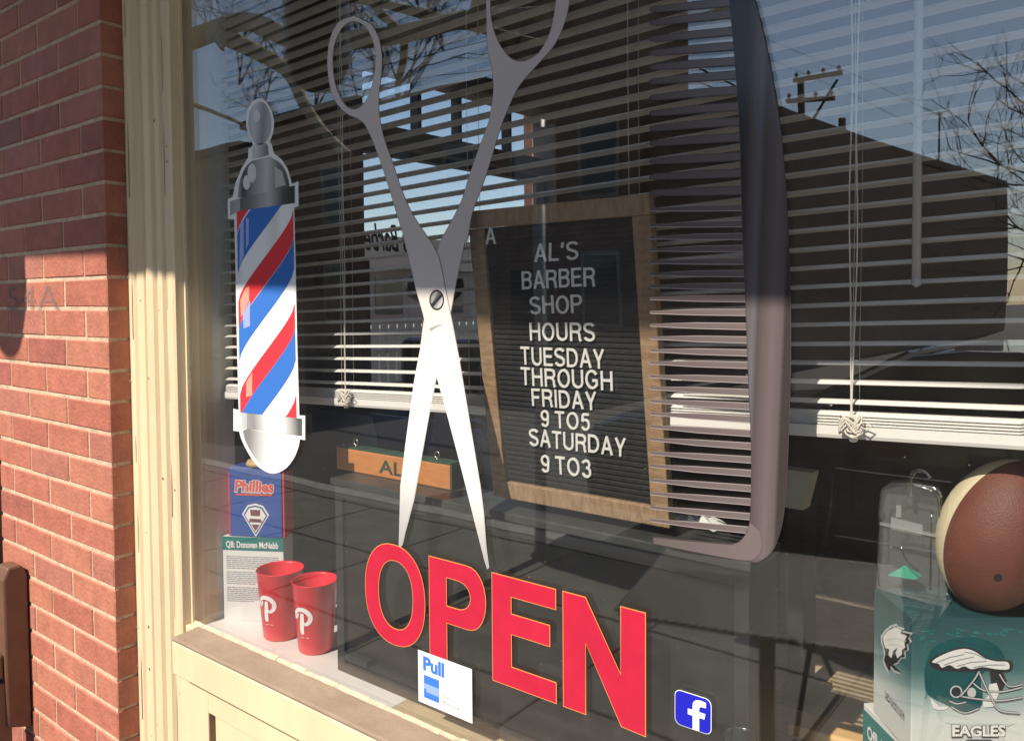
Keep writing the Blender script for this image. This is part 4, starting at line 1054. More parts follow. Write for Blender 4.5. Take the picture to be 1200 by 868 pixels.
# clear glass at the bottom edge
gp = P(868, 862, .0215); gx, gy, gh_ = gp.x, gp.y, gp.z-SZ
gl_ = thing('clear_glass', (gx, gy, SZ), 'rim of a clear drinking glass at the lower edge beside the blue sticker', 'glass')
b = MB().use('clear'); b.lathe((gx,gy,SZ), [(0,0),(.016,0),(.0200,gh_-.003),(.0208,gh_-.0015),(.0200,gh_),(.0190,gh_-.003),(.0148,.004),(0,.004)], 40); b.build('tumbler', gl_)
b = MB().use('clearedge'); b.lathe((gx,gy,SZ+gh_), [(.0199+.0008*math.cos(t),.0008*math.sin(t)) for t in [2*math.pi*i/8 for i in range(8)]], 40, closed=True); b.build('rim', gl_)

# pale wood block lying on the shelf
q0, q1, q2 = PZ(931,830,SZ+.02), PZ(1012,850,SZ+.02), None
wb = thing('pine_block', (q0.x, q0.y, SZ), 'pale pine strip lying on the wooden shelf left of the boxes', 'wood strip')
d_ = (q1-q0); d_.z = 0; n_ = V((d_.y,-d_.x,0)).normalized()*.055
b = MB().use('pine'); b.obox((q0.x,q0.y,SZ+.0005), d_*1.25, n_, V((0,0,.020))); b.build('strip', wb, bevel=.004)

# =================================================================== THE ROOM
struct(MB().use('floor').build('floor')) if False else None
RX0, RX1, RY1, RZ = -3.2, 2.6, 5.2, 3.1
b = MB().use('floor'); b.box(RX0, RX1, .3, RY1, -.1, .005); struct(b.build('floor'))
b = MB().use('ceil'); b.box(RX0-.2, RX1+.2, .1, RY1+.1, RZ, RZ+.1); struct(b.build('ceiling'))
b = MB().use('wall'); b.box(RX0, RX1, RY1, RY1+.15, 0, RZ); struct(b.build('wall_back'))
b = MB().use('wall'); b.box(RX1, RX1+.15, .0, RY1, 0, RZ); struct(b.build('wall_right'))
b = MB().use('wall'); b.box(-1.575, 1.2, .27, .30, 0, SZ-.032); struct(b.build('wall_below_window'))
b = MB().use('wall'); b.box(-2.4, -1.6202, .1205, .15, 0, RZ); b.box(-3.4, -2.4005, .425, .45, 0, RZ); b.box(-2.402, -2.38, .1505, .4245, 0, RZ); b.box(1.2, RX1, .25, .35, 0, RZ); struct(b.build('wall_front'))
# left wall with opening
WX = RX0; p_at = lambda px_, py_: (lambda v: ORI+v*((WX)/v.x))(ray(px_, py_))
wa, wb2 = p_at(426,200).y, p_at(652,220).y
zt_, zb_ = p_at(426,164).z, p_at(560,446).z
ta, tb_ = p_at(445,120).y, wb2
tz0, tz1 = zt_+.10, zt_+.42
b = MB().use('wall')
b.box(WX-.2, WX, .45, wa, 0, RZ); b.box(WX-.2, WX, wb2, RY1, 0, RZ); b.box(WX-.2, WX, wa, wb2, 0, zb_); b.box(WX-.2, WX, wa, wb2, zt_, tz0); b.box(WX-.2, WX, wa, wb2, tz1, RZ)
struct(b.build('wall_left'))
sw = thing('side_window', (WX-.1, (wa+wb2)/2, zb_), 'tall side window across the shop with sky behind it, seen between the scissor handles', 'window')
b = MB().use('dark')
F_ = .035
for y0_, y1_, z0_, z1_ in ((wa,wa+F_,zb_,zt_),(wb2-F_,wb2,zb_,zt_),(wa+F_+.001,wb2-F_-.001,zb_,zb_+F_),(wa+F_+.001,wb2-F_-.001,zt_-F_,zt_)): b.box(WX-.14, WX-.08, y0_, y1_, z0_, z1_)
for k_ in (0,.28,.48,.76): b.box(WX-.14, WX-.08, wa+(wb2-wa)*k_, wa+(wb2-wa)*k_+.03, tz0, tz1)
b.build('frame', sw)
b = MB().use('roompane'); b.box(WX-.112, WX-.108, wa+.01, wb2-.01, zb_+.01, zt_-.01); b.box(WX-.112, WX-.108, wa+.01, wb2-.01, tz0+.01, tz1-.01); b.build('pane', sw)
b = MB()
# shop name seen from behind
oo = V((WX-.106, p_at(512,270).y, p_at(440,291).z)); text_into(b, "Al's Barber", oo, (0,-1,0), (0,0,1), oo.y-p_at(436,270).y, .15, 'printblack', (0,0,0), bold=.02, shear=.15); b.build('lettering', sw)
# dark red curtain / panel left of it
pc = p_at(421,380).y
b = MB().use('wallred')
pts = []
for i in range(25):
    y_ = pc-.30+.34*i/24; pts.append((WX+.05+.018*math.sin(i*1.5), y_))
for (x0_,y0_),(x1_,y1_) in zip(pts, pts[1:]): b.idx([(x0_,y0_,.3),(x1_,y1_,.3),(x1_,y1_,1.75),(x0_,y0_,1.75),(x0_+.004,y0_,.3),(x1_+.004,y1_,.3),(x1_+.004,y1_,1.75),(x0_+.004,y0_,1.75)],[(0,1,2,3),(7,6,5,4)])
tag(b.build('dark_red_curtain'), 'dark red curtain hanging on the shop wall left of the side window', 'curtain')

# outside the side window: orange brick building, fence, van
ob = thing('orange_brick_building', (-10,12,0), 'sunlit orange brick house corner seen through the side window', 'building')
r1 = ray(614,200); t_ = (-9)/r1.x; py_ = (ORI+r1*t_).y
dd_ = V((r1.x, r1.y, 0)).normalized(); C0 = V((-9, py_, 0)); C1 = C0+dd_*6+V((0,.5,0))
b = MB().use('orangebrick'); b.prism([(C0.x,C0.y,-.2),(C0.x+.4,C0.y+6,-.2),(C1.x,C1.y+6,-.2),(C1.x,C1.y,-.2)], (0,0,7.7)); b.build('wall', ob)
b = MB().use('roof'); b.prism([(C0.x,C0.y,7.5),(C0.x+.4,C0.y+6,7.5),(C1.x,C1.y+6,7.5),(C1.x,C1.y,7.5)], (0,0,.3)); b.build('roof', ob)
b = MB().use('farglass'); b.box(-8.9, -8.7, py_+2.5, py_+3.6, 1.2, 2.8); b.build('window', ob)
r2 = ray(500,430)
fn = thing('picket_fence', (-7.5,6,0), 'pale picket fence outside, low behind the scissors pivot', 'fence')
b = MB().use('trim')
fx = -6.8
for i in range(60):
    y_ = 4.2+.13*i; b.box(fx, fx+.02, y_, y_+.09, -.1, 1.28); 
b.box(fx+.0205, fx+.05, 4.2, 12, .3, .38); b.box(fx+.0205, fx+.05, 4.2, 12, 1.0, 1.08); b.build('pickets', fn)

hp = p_at(440,296); rr_ = ray(500,300); tt_ = (-20)/rr_.x; hz_ = (ORI+rr_*tt_).z
gh = thing('grey_house', (-22,22,0), 'low grey house with dark roof far beyond the side window', 'house')
b = MB().use('trim'); b.box(-26,-20,9,40,-.2,hz_-.5); b.build('wall', gh)
b = MB().use('roof'); b.prism([(-19.7,9,hz_-.5),(-26.3,9,hz_-.5),(-23,9,hz_+.9)], (0,31,0)); b.build('roof', gh)
for k_ in range(9): b = MB().use('farglass'); b.box(-19.99,-19.96,11+3*k_,12.2+3*k_,1.1,2.3); b.build('window', gh)
# barber chair silhouette near the side window
bch = thing('barber_chair', (-1.7, 1.75, 0), 'black barber chair with round headrest inside the shop, behind the blind and scissors', 'chair')
def at_line(px_, py_, Y): return P(px_, py_, Y)
hc = at_line(508, 335, 2.0); cx_, cy_ = hc.x, hc.y
b = MB().use('leather'); b.smooth = True
def ell3(mb, c, rx, ry, rz, n=20, m=12):
    pts = []; F = []
    for i in range(m+1):
        ph = math.pi*i/m
        for j in range(n): th = 2*math.pi*j/n; pts.append((c[0]+rx*math.sin(ph)*math.cos(th), c[1]+ry*math.sin(ph)*math.sin(th), c[2]+rz*math.cos(ph)))
    for i in range(m):
        for j in range(n): F.append((i*n+j, i*n+(j+1) % n, (i+1)*n+(j+1) % n, (i+1)*n+j))
    o = mb.smooth; mb.smooth = True; mb.idx(pts, F); mb.smooth = o
ell3(b, (cx_,cy_,hc.z), .19, .08, .10); b.build('headrest', bch)
b = MB().use('steel'); b.tube([(cx_-.06,cy_+.02,1.35),(cx_-.06,cy_+.02,1.5)], .01); b.build('headrest_post', bch)
b = MB().use('steel'); b.tube([(cx_+.06,cy_+.02,1.35),(cx_+.06,cy_+.02,1.5)], .01); b.build('headrest_post', bch)
b = MB().use('leather'); b.box(cx_-.26, cx_+.26, cy_, cy_+.10, .62, 1.36); b.build('backrest', bch, bevel=.04)
b = MB().use('leather'); b.box(cx_-.27, cx_+.27, cy_-.52, cy_+.02, .48, .61); b.build('seat', bch, bevel=.04)
for s in (-1, 1):
    b = MB().use('leather'); b.box(cx_+s*.32-.04, cx_+s*.32+.04, cy_-.45, cy_+.05, .74, .80); b.use('steel'); b.tube([(cx_+s*.32,cy_-.35,.5),(cx_+s*.32,cy_-.35,.74)], .015); b.build('armrest', bch)
b = MB().use('steel'); b.lathe((cx_,cy_-.22,0), [(0,.0),(.30,.0),(.30,.02),(.10,.06),(.06,.10),(.06,.47),(0,.47)], 32); b.build('pedestal', bch)

# blue tub and clear bag behind the AL block (on a low counter)
ct = thing('counter', (-1.3,.9,0), 'dark low counter inside the shop carrying the blue tub', 'counter')
b = MB().use('blackmatte'); b.box(-2.6, -.75, .62, 1.1, 0, 1.10); b.build('counter_body', ct)
b = MB().use('dark'); b.box(-2.62, -.73, .60, 1.12, 1.1005, 1.125); b.build('counter_top', ct)
TX0, TX1 = P(436,520,.7).x, P(508,520,.7).x; tzt = P(436,484,.7).z
tu = thing('blue_tub', ((TX0+TX1)/2,.78,1.126), 'blue plastic tub behind the orange wooden name bar', 'tub')
b = MB().use('tubblue')
def frust(mb, x0,x1,y0,y1,z0,z1,e):
    p=[(x0+e,y0+e,z0),(x1-e,y0+e,z0),(x1-e,y1-e,z0),(x0+e,y1-e,z0),(x0,y0,z1),(x1,y0,z1),(x1,y1,z1),(x0,y1,z1)]
    mb.idx(p,[(0,3,2,1),(0,1,5,4),(1,2,6,5),(2,3,7,6),(3,0,4,7)])
frust(b,TX0,TX1,.70,.86,1.126,tzt,.012); frust(b,TX0+.004,TX1-.004,.704,.856,1.13,tzt,.012); b.build('tub_body', tu)
b = MB().use('tubblue'); b.box(TX0-.006, TX1+.006, .694, .7, tzt-.012, tzt); b.build('rim', tu)
BX0, BX1 = P(518,520,.55).x, P(560,520,.55).x
bg = thing('clear_bag', ((BX0+BX1)/2,.66,1.126), 'crumpled clear bag with blue print between scissor blade and letter board', 'bag')
b = MB().use('haze'); pts = []
nx, nz = 10, 10
for i in range(nx+1):
    for j in range(nz+1): pts.append((BX0+(BX1-BX0)*i/nx+(rnd()-.5)*.006, .63+.03*rnd(), 1.126+.19*j/nz+(rnd()-.5)*.006))
b.idx(pts, [(i*(nz+1)+j,(i+1)*(nz+1)+j,(i+1)*(nz+1)+j+1,i*(nz+1)+j+1) for i in range(nx) for j in range(nz)])
b.idx([(x,y+.05,z) for x,y,z in pts], [(i*(nz+1)+j,i*(nz+1)+j+1,(i+1)*(nz+1)+j+1,(i+1)*(nz+1)+j) for i in range(nx) for j in range(nz)]); b.build('film', bg)
b = MB().use('paleblue')
for i in range(5): x = BX0+.01+.02*rnd(); z = 1.2+.025*i; b.prism([(x,.622,z),(x+.05+.03*rnd(),.622,z-.008),(x+.05,.622,z+.006)], (0,.002,0))
b.build('blue_print', bg)
# pale storage boxes on a low table inside, seen right of and through the comb
pbm = mat('pale_box', (.62,.64,.52), .5, noise=.1)
A_ = P(912,593,.42); B_ = P(952,556,.42)
t = thing('pale_carton', ((A_.x+B_.x)/2, .5, A_.z), 'pale carton on a tall black stand, just right of the comb under the blind', 'carton')
b = MB().use(pbm); b.prism([(A_.x,.42,A_.z),(B_.x-.014,.42,A_.z),(B_.x,.42,B_.z),(A_.x,.42,B_.z)], (0,.03,0)); b.build('carton_body', t)
b = MB().use(pbm); b.box(A_.x, B_.x, .42, .45, B_.z+.0003, B_.z+.003); b.build('flap', t)
t = thing('tall_black_stand', ((A_.x+B_.x)/2, .5, SZ), 'tall black stand holding the pale carton', 'stand')
b = MB().use('blackmatte'); b.box(A_.x+.01, B_.x-.02, .44, .50, SZ+.0005, A_.z-.0005); b.build('post', t)
b = MB().use('blackmatte'); b.box(A_.x-.01, B_.x, .42, .53, SZ+.0005, SZ+.01); b.build('foot', t)
pc_ = P(812,612,.16); 
pw = thing('crumpled_paper', (pc_.x, .16, zt), 'crumpled white paper seen through the lower comb teeth, on the cabinet', 'paper')
b = MB().use('cardwhite'); pts = []
for i in range(9):
    for j in range(6): pts.append((pc_.x-.045+.09*i/8+(rnd()-.5)*.008, .13+.05*j/5, zt+.002+.016*rnd()*(1-abs(i-4)/4.5)))
b.idx(pts, [(i*6+j,(i+1)*6+j,(i+1)*6+j+1,i*6+j+1) for i in range(8) for j in range(5)]); b.build('sheet', pw)

# =================================================================== BENCH at the far left
be = thing('brown_bench', (-2.9,-.3,0), 'brown slatted bench whose end post stands at the lower left edge', 'bench')
x1 = P(32,690,-.08).x; zt4 = P(20,662,-.10).z; zbm = P(32,848,-.08).z
def post(xr):
    b = MB().use('bench')
    pr = [(-.135,zbm+.02),(-.135,zt4-.03),(-.122,zt4),(-.092,zt4),(-.078,zt4-.025),(-.078,zbm)]
    b.prism([(xr-.06, y, z) for y, z in pr], (.06,0,0))
    return b
post(x1).build('end_post', be, bevel=.006)
def arm(xr):
    b = MB().use('bench'); b.prism([(xr-.052,-.62,.60),(xr-.052,-.1355,.62),(xr-.052,-.1355,.68),(xr-.052,-.62,.66)], (.045,0,0)); b.build('armrest', be, bevel=.006)
    for y_ in (-.62, -.17): b = MB().use('bench'); b.box(xr-.052,xr-.007,y_,y_+.05,0,.5995 if y_ < -.5 else .61); b.build('leg', be, bevel=.005)
arm(x1)
post(x1-1.35).build('end_post', be, bevel=.006); arm(x1-1.35)
b = MB().use('bench')
for i in range(4): b.box(x1-1.35, x1-.0605, -.60+.085*i, -.53+.085*i, .42, .45)
b.build('seat', be)
b = MB().use('bench')
for i in range(3): b.box(x1-1.35, x1-.0605, -.13, -.105, .52+.12*i, .60+.12*i)
b.build('backrest', be)

# =================================================================== STREET SIDE (seen mirrored in the glass)
# metal mesh table
tcx, tcy, tz = -.88, -1.36, .72; S = .33; ang = math.radians(-14)
ca, sa = math.cos(ang), math.sin(ang)
def tp(x, y, z): return (tcx+x*ca-y*sa, tcy+x*sa+y*ca, z)
mt = thing('mesh_table', (tcx,tcy,0), 'black metal mesh patio table with scalloped rim, mirrored in the lower window', 'table')
b = MB().use('meshiron'); nG = 30; w = .0082
for i in range(nG+1):
    q = -S+2*S*i/nG
    for s_ in (0, 1):
        if s_: p = [tp(q-w,-S,tz),tp(q+w,-S,tz),tp(q+w,S,tz),tp(q-w,S,tz)]
        else: p = [tp(-S,q-w,tz+.001),tp(S,q-w,tz+.001),tp(S,q+w,tz+.001),tp(-S,q+w,tz+.001)]
        b.prism([V(x) for x in p], (0,0,.0018))
b.build('mesh_top', mt)
b = MB().use('meshiron')
nS = 26
for side in range(4):
    for i in range(nS):
        t = -S+2*S*(i+.5)/nS; r = S/nS*1.0
        pts = []
        for k_ in range(9):
            a_ = math.pi*k_/8; e = (t+r*math.cos(a_)*1.0, S+.008+r*1.2*math.sin(a_))
            c4 = [(e[0],e[1]),(e[1],-e[0]),(-e[0],-e[1]),(-e[1],e[0])][side]; pts.append(V(tp(*c4, tz-.004)))
        b.prism(pts, (0,0,.008))
    c4 = [((-S,S),(S,S+.01)),((S,-S),(S+.01,S)),((-S,-S-.01),(S,-S)),((-S-.01,-S),(-S,S))][side]
    (xa_,ya_),(xb2_,yb_) = c4; b.prism([V(tp(xa_,ya_,tz-.012)),V(tp(xb2_,ya_,tz-.012)),V(tp(xb2_,yb_,tz-.012)),V(tp(xa_,yb_,tz-.012))], (0,0,.016))
b.build('scalloped_rim', mt)
b = MB().use('ironblack'); b.tube([(tcx,tcy,.03),(tcx,tcy,tz-.01)], .022, 10); b.build('pedestal', mt)
for k_ in range(4):
    a_ = math.radians(31+90*k_); b = MB().use('ironblack'); b.tube([(tcx,tcy,.12),(tcx+.12*math.cos(a_),tcy+.12*math.sin(a_),.09),(tcx+.24*math.cos(a_),tcy+.24*math.sin(a_),.012)], .012, 8); b.build('leg', mt)
# folding mesh chair behind it
chx, chy = -.80, -2.15
mc = thing('mesh_chair', (chx,chy,0), 'black metal mesh folding chair beyond the patio table, mirrored in the window', 'chair')
b = MB().use('ironblack')
for i in range(15):
    q = -.2+.4*i/14
    b.box(chx+q-.004, chx+q+.004, chy-.2, chy+.2, .45, .453); b.box(chx-.2, chx+.2, chy+q-.004, chy+q+.004, .4535, .4565)
for x0_,x1_,y0_,y1_ in ((-.21,.21,-.21,-.2),(-.21,.21,.2,.21),(-.21,-.2,-.2,.2),(.2,.21,-.2,.2)): b.box(chx+x0_,chx+x1_,chy+y0_,chy+y1_,.44,.46)
b.build('seat', mc)
for s_ in (-1,1):
    b = MB().use('ironblack'); b.tube([(chx+s_*.2,chy+.22,.01),(chx+s_*.2,chy-.22,.85)], .010, 8); b.build('leg', mc)
    b = MB().use('ironblack'); b.tube([(chx+s_*.18,chy-.22,.01),(chx+s_*.18,chy+.2,.44)], .010, 8); b.build('leg', mc)
b = MB().use('ironblack')
for i in range(9): q = -.19+.38*i/8; b.box(chx+q-.004,chx+q+.004,chy-.224,chy-.216,.62,.86)
b.box(chx-.2,chx+.2,chy-.228,chy-.212,.86,.88); b.box(chx-.2,chx+.2,chy-.226,chy-.214,.60,.615); b.build('backrest', mc)

# signpost at kerb
pp_ = PZ(645, 620, 0)
sp = RV(645, 400, 4.0)
pt_ = thing('street_sign_post', (sp.x, -3.0, 0), 'grey steel post with a small plate at the kerb, mirrored behind the letters', 'sign post')
b = MB().use('signgrey'); b.tube([(sp.x,-3.0,0),(sp.x,-3.0,2.6)], .035, 12); b.build('post', pt_)
b = MB().use('signgrey'); b.box(sp.x-.15, sp.x+.15, -2.964, -2.96, 2.1, 2.55); b.build('sign_plate', pt_)

# parked dark car
def car(cx, cy):
    t = thing('parked_car', (cx,cy,-.13), 'dark sedan parked at the kerb, mirrored behind the right half of the blind', 'car')
    L = 4.6; W = .88; z0 = -.13
    side = [(-2.3,.45),(-2.28,.30),(2.26,.30),(2.3,.5),(2.27,.78),(2.05,.88),(1.05,.97),(.95,.98),(-1.45,1.02),(-2.1,1.0),(-2.27,.9)]
    b = MB().use('carpaint'); pr = [(x, z) for x, z in side]
    n = len(pr); secs = [(-W,.06),(-W*.96,.0),(W*.96,.0),(W,.06)]
    rings = []
    for yo, sh in ((-W+.06,.05),(-W,.0),(W,.0),(W-.06,.05)):
        rings.append([(cx+x*(1-sh*.25), cy+(yo if abs(yo) == W else yo), z0+z+(0 if sh == 0 else (.02 if z > .7 else -.0))) for x, z in pr])
    rings = [rings[0], rings[1], rings[2], rings[3]]
    rings[0] = [(cx+x*.985, cy-W+.0, z0+z) for x, z in pr]; rings[3] = [(cx+x*.985, cy+W, z0+z) for x, z in pr]
    rings[1] = [(cx+x, cy-W+.09, z0+z+(.035 if z > .7 else 0)) for x, z in pr]; rings[2] = [(cx+x, cy+W-.09, z0+z+(.035 if z > .7 else 0)) for x, z in pr]
    pts = [p for r in rings for p in r]
    F = [tuple(range(n)), tuple(range(4*n-1,3*n-1,-1))]
    for k in range(3): F += [(k*n+i, k*n+(i+1) % n, (k+1)*n+(i+1) % n, (k+1)*n+i) for i in range(n)]
    b.idx(pts, F); body = b.build('body', t, bevel=.03)
    # cabin
    cab = [(.98,.97),(.30,1.36),(.05,1.40),(-.9,1.40),(-1.15,1.36),(-1.75,1.02)]
    b = MB().use('carpaint'); hw = W-.1; tw = W-.24
    lo = lambda z: hw+(tw-hw)*(z-1.0)/.4
    p1 = [(cx+x, cy-lo(z), z0+z) for x, z in cab]; p2 = [(cx+x, cy+lo(z), z0+z) for x, z in cab]; m = len(cab)
    b.idx(p1+p2, [tuple(range(m)), tuple(range(2*m-1,m-1,-1))]+[(i,(i+1)%m,(i+1)%m+m,i+m) for i in range(m)]); b.build('cabin', t, bevel=.02)
    for s in (-1, 1):
        for q in ([(.80,1.04),(.30,1.32),(-.28,1.35),(-.28,1.05)], [(-.34,1.05),(-.34,1.35),(-.9,1.34),(-1.2,1.30),(-1.5,1.07)]):
            b = MB().use('carglass'); b.prism([(cx+x, cy+s*(lo(z)+.004), z0+z) for x, z in q], (0,s*.006,0)); b.build('side_window', t)
        b = MB().use('carpaint'); b.box(cx+.62,cx+.78,cy+s*(W+.02)-.06,cy+s*(W+.02)+.06,z0+1.0,z0+1.1); b.build('door_mirror', t, bevel=.02)
        b = MB().use('lens'); b.box(cx+2.12,cx+2.295,cy+s*.62-.16,cy+s*.62+.16,z0+.62,z0+.76); b.build('headlight', t, bevel=.02)
        b = MB().use('taillens'); b.box(cx-2.30,cx-2.2,cy+s*.65-.14,cy+s*.65+.14,z0+.72,z0+.9); b.build('tail_light', t, bevel=.02)
        for wxx in (1.42,-1.38):
            b = MB().use('rubber'); b.lathe((cx+wxx, cy+s*(W-.09), z0+.33), [(.2,-.1),(.31,-.1),(.33,-.08),(.33,.08),(.31,.1),(.2,.1)], 32, axis=V((0,1,0)), closed=True); wh = b.build('wheel', t)
            b = MB().use('signgrey'); b.lathe((cx+wxx, cy+s*(W-.09), z0+.33), [(0,s*.07),(.06,s*.08),(.07,s*.05),(.18,s*.06),(.2,s*.1),(.2,-s*.05),(0,-s*.05)], 32, axis=V((0,1,0))); r_ = b.build('rim'); put(r_, wh)
    b = MB().use('carglass'); b.prism([(cx+.94,cy-hw+.10,z0+1.03),(cx+.94,cy+hw-.10,z0+1.03),(cx+.33,cy+tw-.06,z0+1.37),(cx+.33,cy-tw+.06,z0+1.37)], (.012,0,.012)); b.build('windscreen', t)
    b = MB().use('carglass'); b.prism([(cx-1.70,cy-hw+.10,z0+1.07),(cx-1.70,cy+hw-.10,z0+1.07),(cx-1.20,cy+tw-.06,z0+1.37),(cx-1.20,cy-tw+.06,z0+1.37)], (-.012,0,.012)); b.build('rear_window', t)
    return t
cr = RV(1110, 400, 5.4)
c_obj = car(0.0, 0.0); c_obj.location = (cr.x+.25, -4.55, -.13)
c_obj.rotation_euler = (0,0,math.pi)

# opposite houses
def windows(t, xs, zs, yf, w, h, s=1):
    for x in xs:
        for z in zs:
            b = MB().use('trim'); b.box(x-w/2-.08, x+w/2+.08, yf, yf+.05*s, z-.08, z+h+.1); wn = b.build('window', t)
            b = MB().use('farglass'); b.box(x-w/2, x+w/2, yf+.051*s, yf+.056*s, z, z+h); p = b.build('pane'); put(p, wn)
yf = -14.6
hA = RV(600, 100, 15.5).z
xA = RV(752, 100, 15.5).x
segs = [(-34,-23.2,hA-.2,'bldbrown','brown rendered row house, far left of the mirrored street'),(-23.2,-17.6,hA+.35,'bldbrick','dark brick row house with the tallest parapet in the mirrored street'),(-17.6,-12.9,hA,'bldbrown','brown row house between two brick ones in the mirrored street'),(-12.9,xA,hA+2.3,'bldbrick','dark brick end row house next to the gap in the mirrored street')]
for i, (x0_, x1_, h_, mm, lab) in enumerate(segs):
    t = thing('row_house', ((x0_+x1_)/2, yf-4, 0), lab, 'house', 'row houses across the street')
    b = MB().use(mm); dp_ = 2.2 if i == 3 else 9; b.box(x0_+.01, x1_-.01, yf-dp_, yf, 0, h_); b.build('wall', t)
    b = MB().use('roof'); b.box(x0_+.01, x1_-.01, yf-dp_, yf+.35, h_+.001, h_+.22); b.build('cornice', t)
    n_ = max(2, int((x1_-x0_)/2.2)); xs = [x0_+(x1_-x0_)*(k_+.5)/n_ for k_ in range(n_)]
    windows(t, xs, [3.9], yf, .9, 1.5); windows(t, xs[1:], [1.0], yf, .9, 1.5)
    b = MB().use('roof'); b.box(xs[0]-.5, xs[0]+.5, yf, yf+.06, 0, 2.2); dr = b.build('door', t)
    b = MB().use('steel'); b.lathe((xs[0]+.38,yf+.062,1.05), [(0,0),(.03,.0),(.03,.03),(0,.035)], 10, axis=V((0,1,0))); hh_ = b.build('handle'); put(hh_, dr)
# long low building running away along the side street
pn = RV(860, 108, 15.8); pf_ = RV(1178, 213, 46)
hN, hF = pn.z, pf_.z
wh_ = thing('warehouse', (pn.x, pn.y-10, 0), 'long dark flat-roofed building running down the side street, mirrored at upper right', 'building')
A_ = V((pn.x, pn.y, 0)); B_ = V((pf_.x, pf_.y, 0)); H1 = (hN+hF)/2
rA = RV(905,130,1.0)-V((0,.905,1.55)); 
b = MB().use('bldbrick')
off = V((-14, 0, 0))
pts = [A_, B_, B_+off, A_+V((-3.9,0,0))]
b.idx([(p.x,p.y,-.13) for p in pts]+[(pts[0].x,pts[0].y,hN),(pts[1].x,pts[1].y,hF),(pts[2].x,pts[2].y,hF),(pts[3].x,pts[3].y,hN)], [(0,1,2,3),(7,6,5,4),(0,4,5,1),(1,5,6,2),(2,6,7,3),(3,7,4,0)]); b.build('wall', wh_)
dv = (B_-A_).normalized(); nv = V((-dv.y, dv.x, 0)); 
if nv.x < 0: nv = -nv
Lw = (B_-A_).length
for k_ in range(0):
    q = A_+dv*(2+k_*(Lw-4)/7); b = MB().use('farglass'); b.obox(q+V((0,0,2.2))+nv*.002, dv*1.6, nv*.05, V((0,0,1.5))); wn = b.build('window', wh_)
b = MB().use('trim'); b.obox(A_+V((0,0,hN-.0))+nv*.0, dv*.3, nv*.06, V((0,0,.1))); b.build('coping', wh_)
an = RV(1099, 185, 34); b = MB().use('ironblack'); tpn = RV(1099,133,34); b.tube([(an.x,an.y,an.z-.6),(an.x,an.y,tpn.z)], .035, 6); b.lathe((an.x,an.y,tpn.z), [(0,-.08),(.1,0),(0,.1)], 8); b.build('antenna', wh_)

# utility poles
def upole(px_, ptop, D, label, arms=True, r=.17):
    tp_ = RV(px_, ptop, D)
    t = thing('utility_pole', (tp_.x, tp_.y, -.13), label, 'utility pole', 'utility poles')
    b = MB().use('polewood'); b.tube([(tp_.x,tp_.y,-.13),(tp_.x,tp_.y,tp_.z)], [r*.9, r*.7], 12); b.build('mast', t)
    return t, tp_
t, tp_ = upole(939, 92, 30, 'wooden utility pole with two crossarms behind the mirrored roofline')
arms = []
for (xa_, ya_), (xb3, yb3) in (((934,99),(988,89)),((925,124),(979,119))):
    A_ = RV(xa_,ya_,30); B_ = RV(xb3,yb3,30); A_.y += .2; B_.y += .2; arms.append((A_,B_))
    b = MB().use('polewood'); d_ = (B_-A_); b.obox(A_, d_, V((0,.12,0)), V((0,0,.15))); b.build('crossarm', t)
    for k_ in (.06,.32,.62,.94):
        c_ = A_+d_*k_+V((0,.06,.15)); b = MB().use('porcelain'); b.lathe(c_, [(0,0),(.03,0),(.03,.05),(.07,.07),(.07,.12),(.03,.2),(0,.22)], 10); b.build('insulator', t)
A_ = RV(948,146,29.8); B_ = RV(980,93,29.8); b = MB().use('ironblack'); b.tube([A_,B_], .045, 6); b.build('brace', t)
t2, tp2 = upole(984.5, 138, 33, 'short stub pole just right of the crossarm pole', r=.2)
for i, (pts, r_, D0, D1, lab) in enumerate([([(780,62),(905,122),(1050,181),(1185,222)], .03, 22, 30, 'thick black cable descending along the mirrored roofline, upper'),
     ([(800,90),(905,134),(1000,172),(1110,212)], .022, 22, 30, 'thin pale cable just under the thick one'),
     ([(905,70),(1000,112),(1100,160)], .008, 30, 36, 'hair-thin line from the crossarm into the sky, lower'),
     ([(900,45),(1010,92),(1130,150)], .008, 30, 36, 'hair-thin line from the crossarm into the sky, upper'),
     ([(640,62),(760,35),(880,2)], .035, 14, 14, 'thick dark cable crossing the sky gap left of the comb'),
     ([(262,92),(400,62),(560,20),(640,-5)], .010, 14, 14, 'thin cable through the sycamore crown, upper'),
     ([(262,120),(400,88),(560,50),(700,10)], .010, 14, 14, 'thin cable through the sycamore crown, middle'),
     ([(262,128),(420,104),(620,76)], .008, 14, 14, 'thin cable through the sycamore crown, lower')]):
    b = MB().use('trim' if i == 1 else 'wire'); cc = catmull(pts,5); n_ = len(cc)
    b.tube([RV(x, y, D0+(D1-D0)*k_/(n_-1)) for k_, (x, y) in enumerate(cc)], r_, 5)
    tag(b.build('overhead_cable'), lab, 'cable', 'overhead cables')

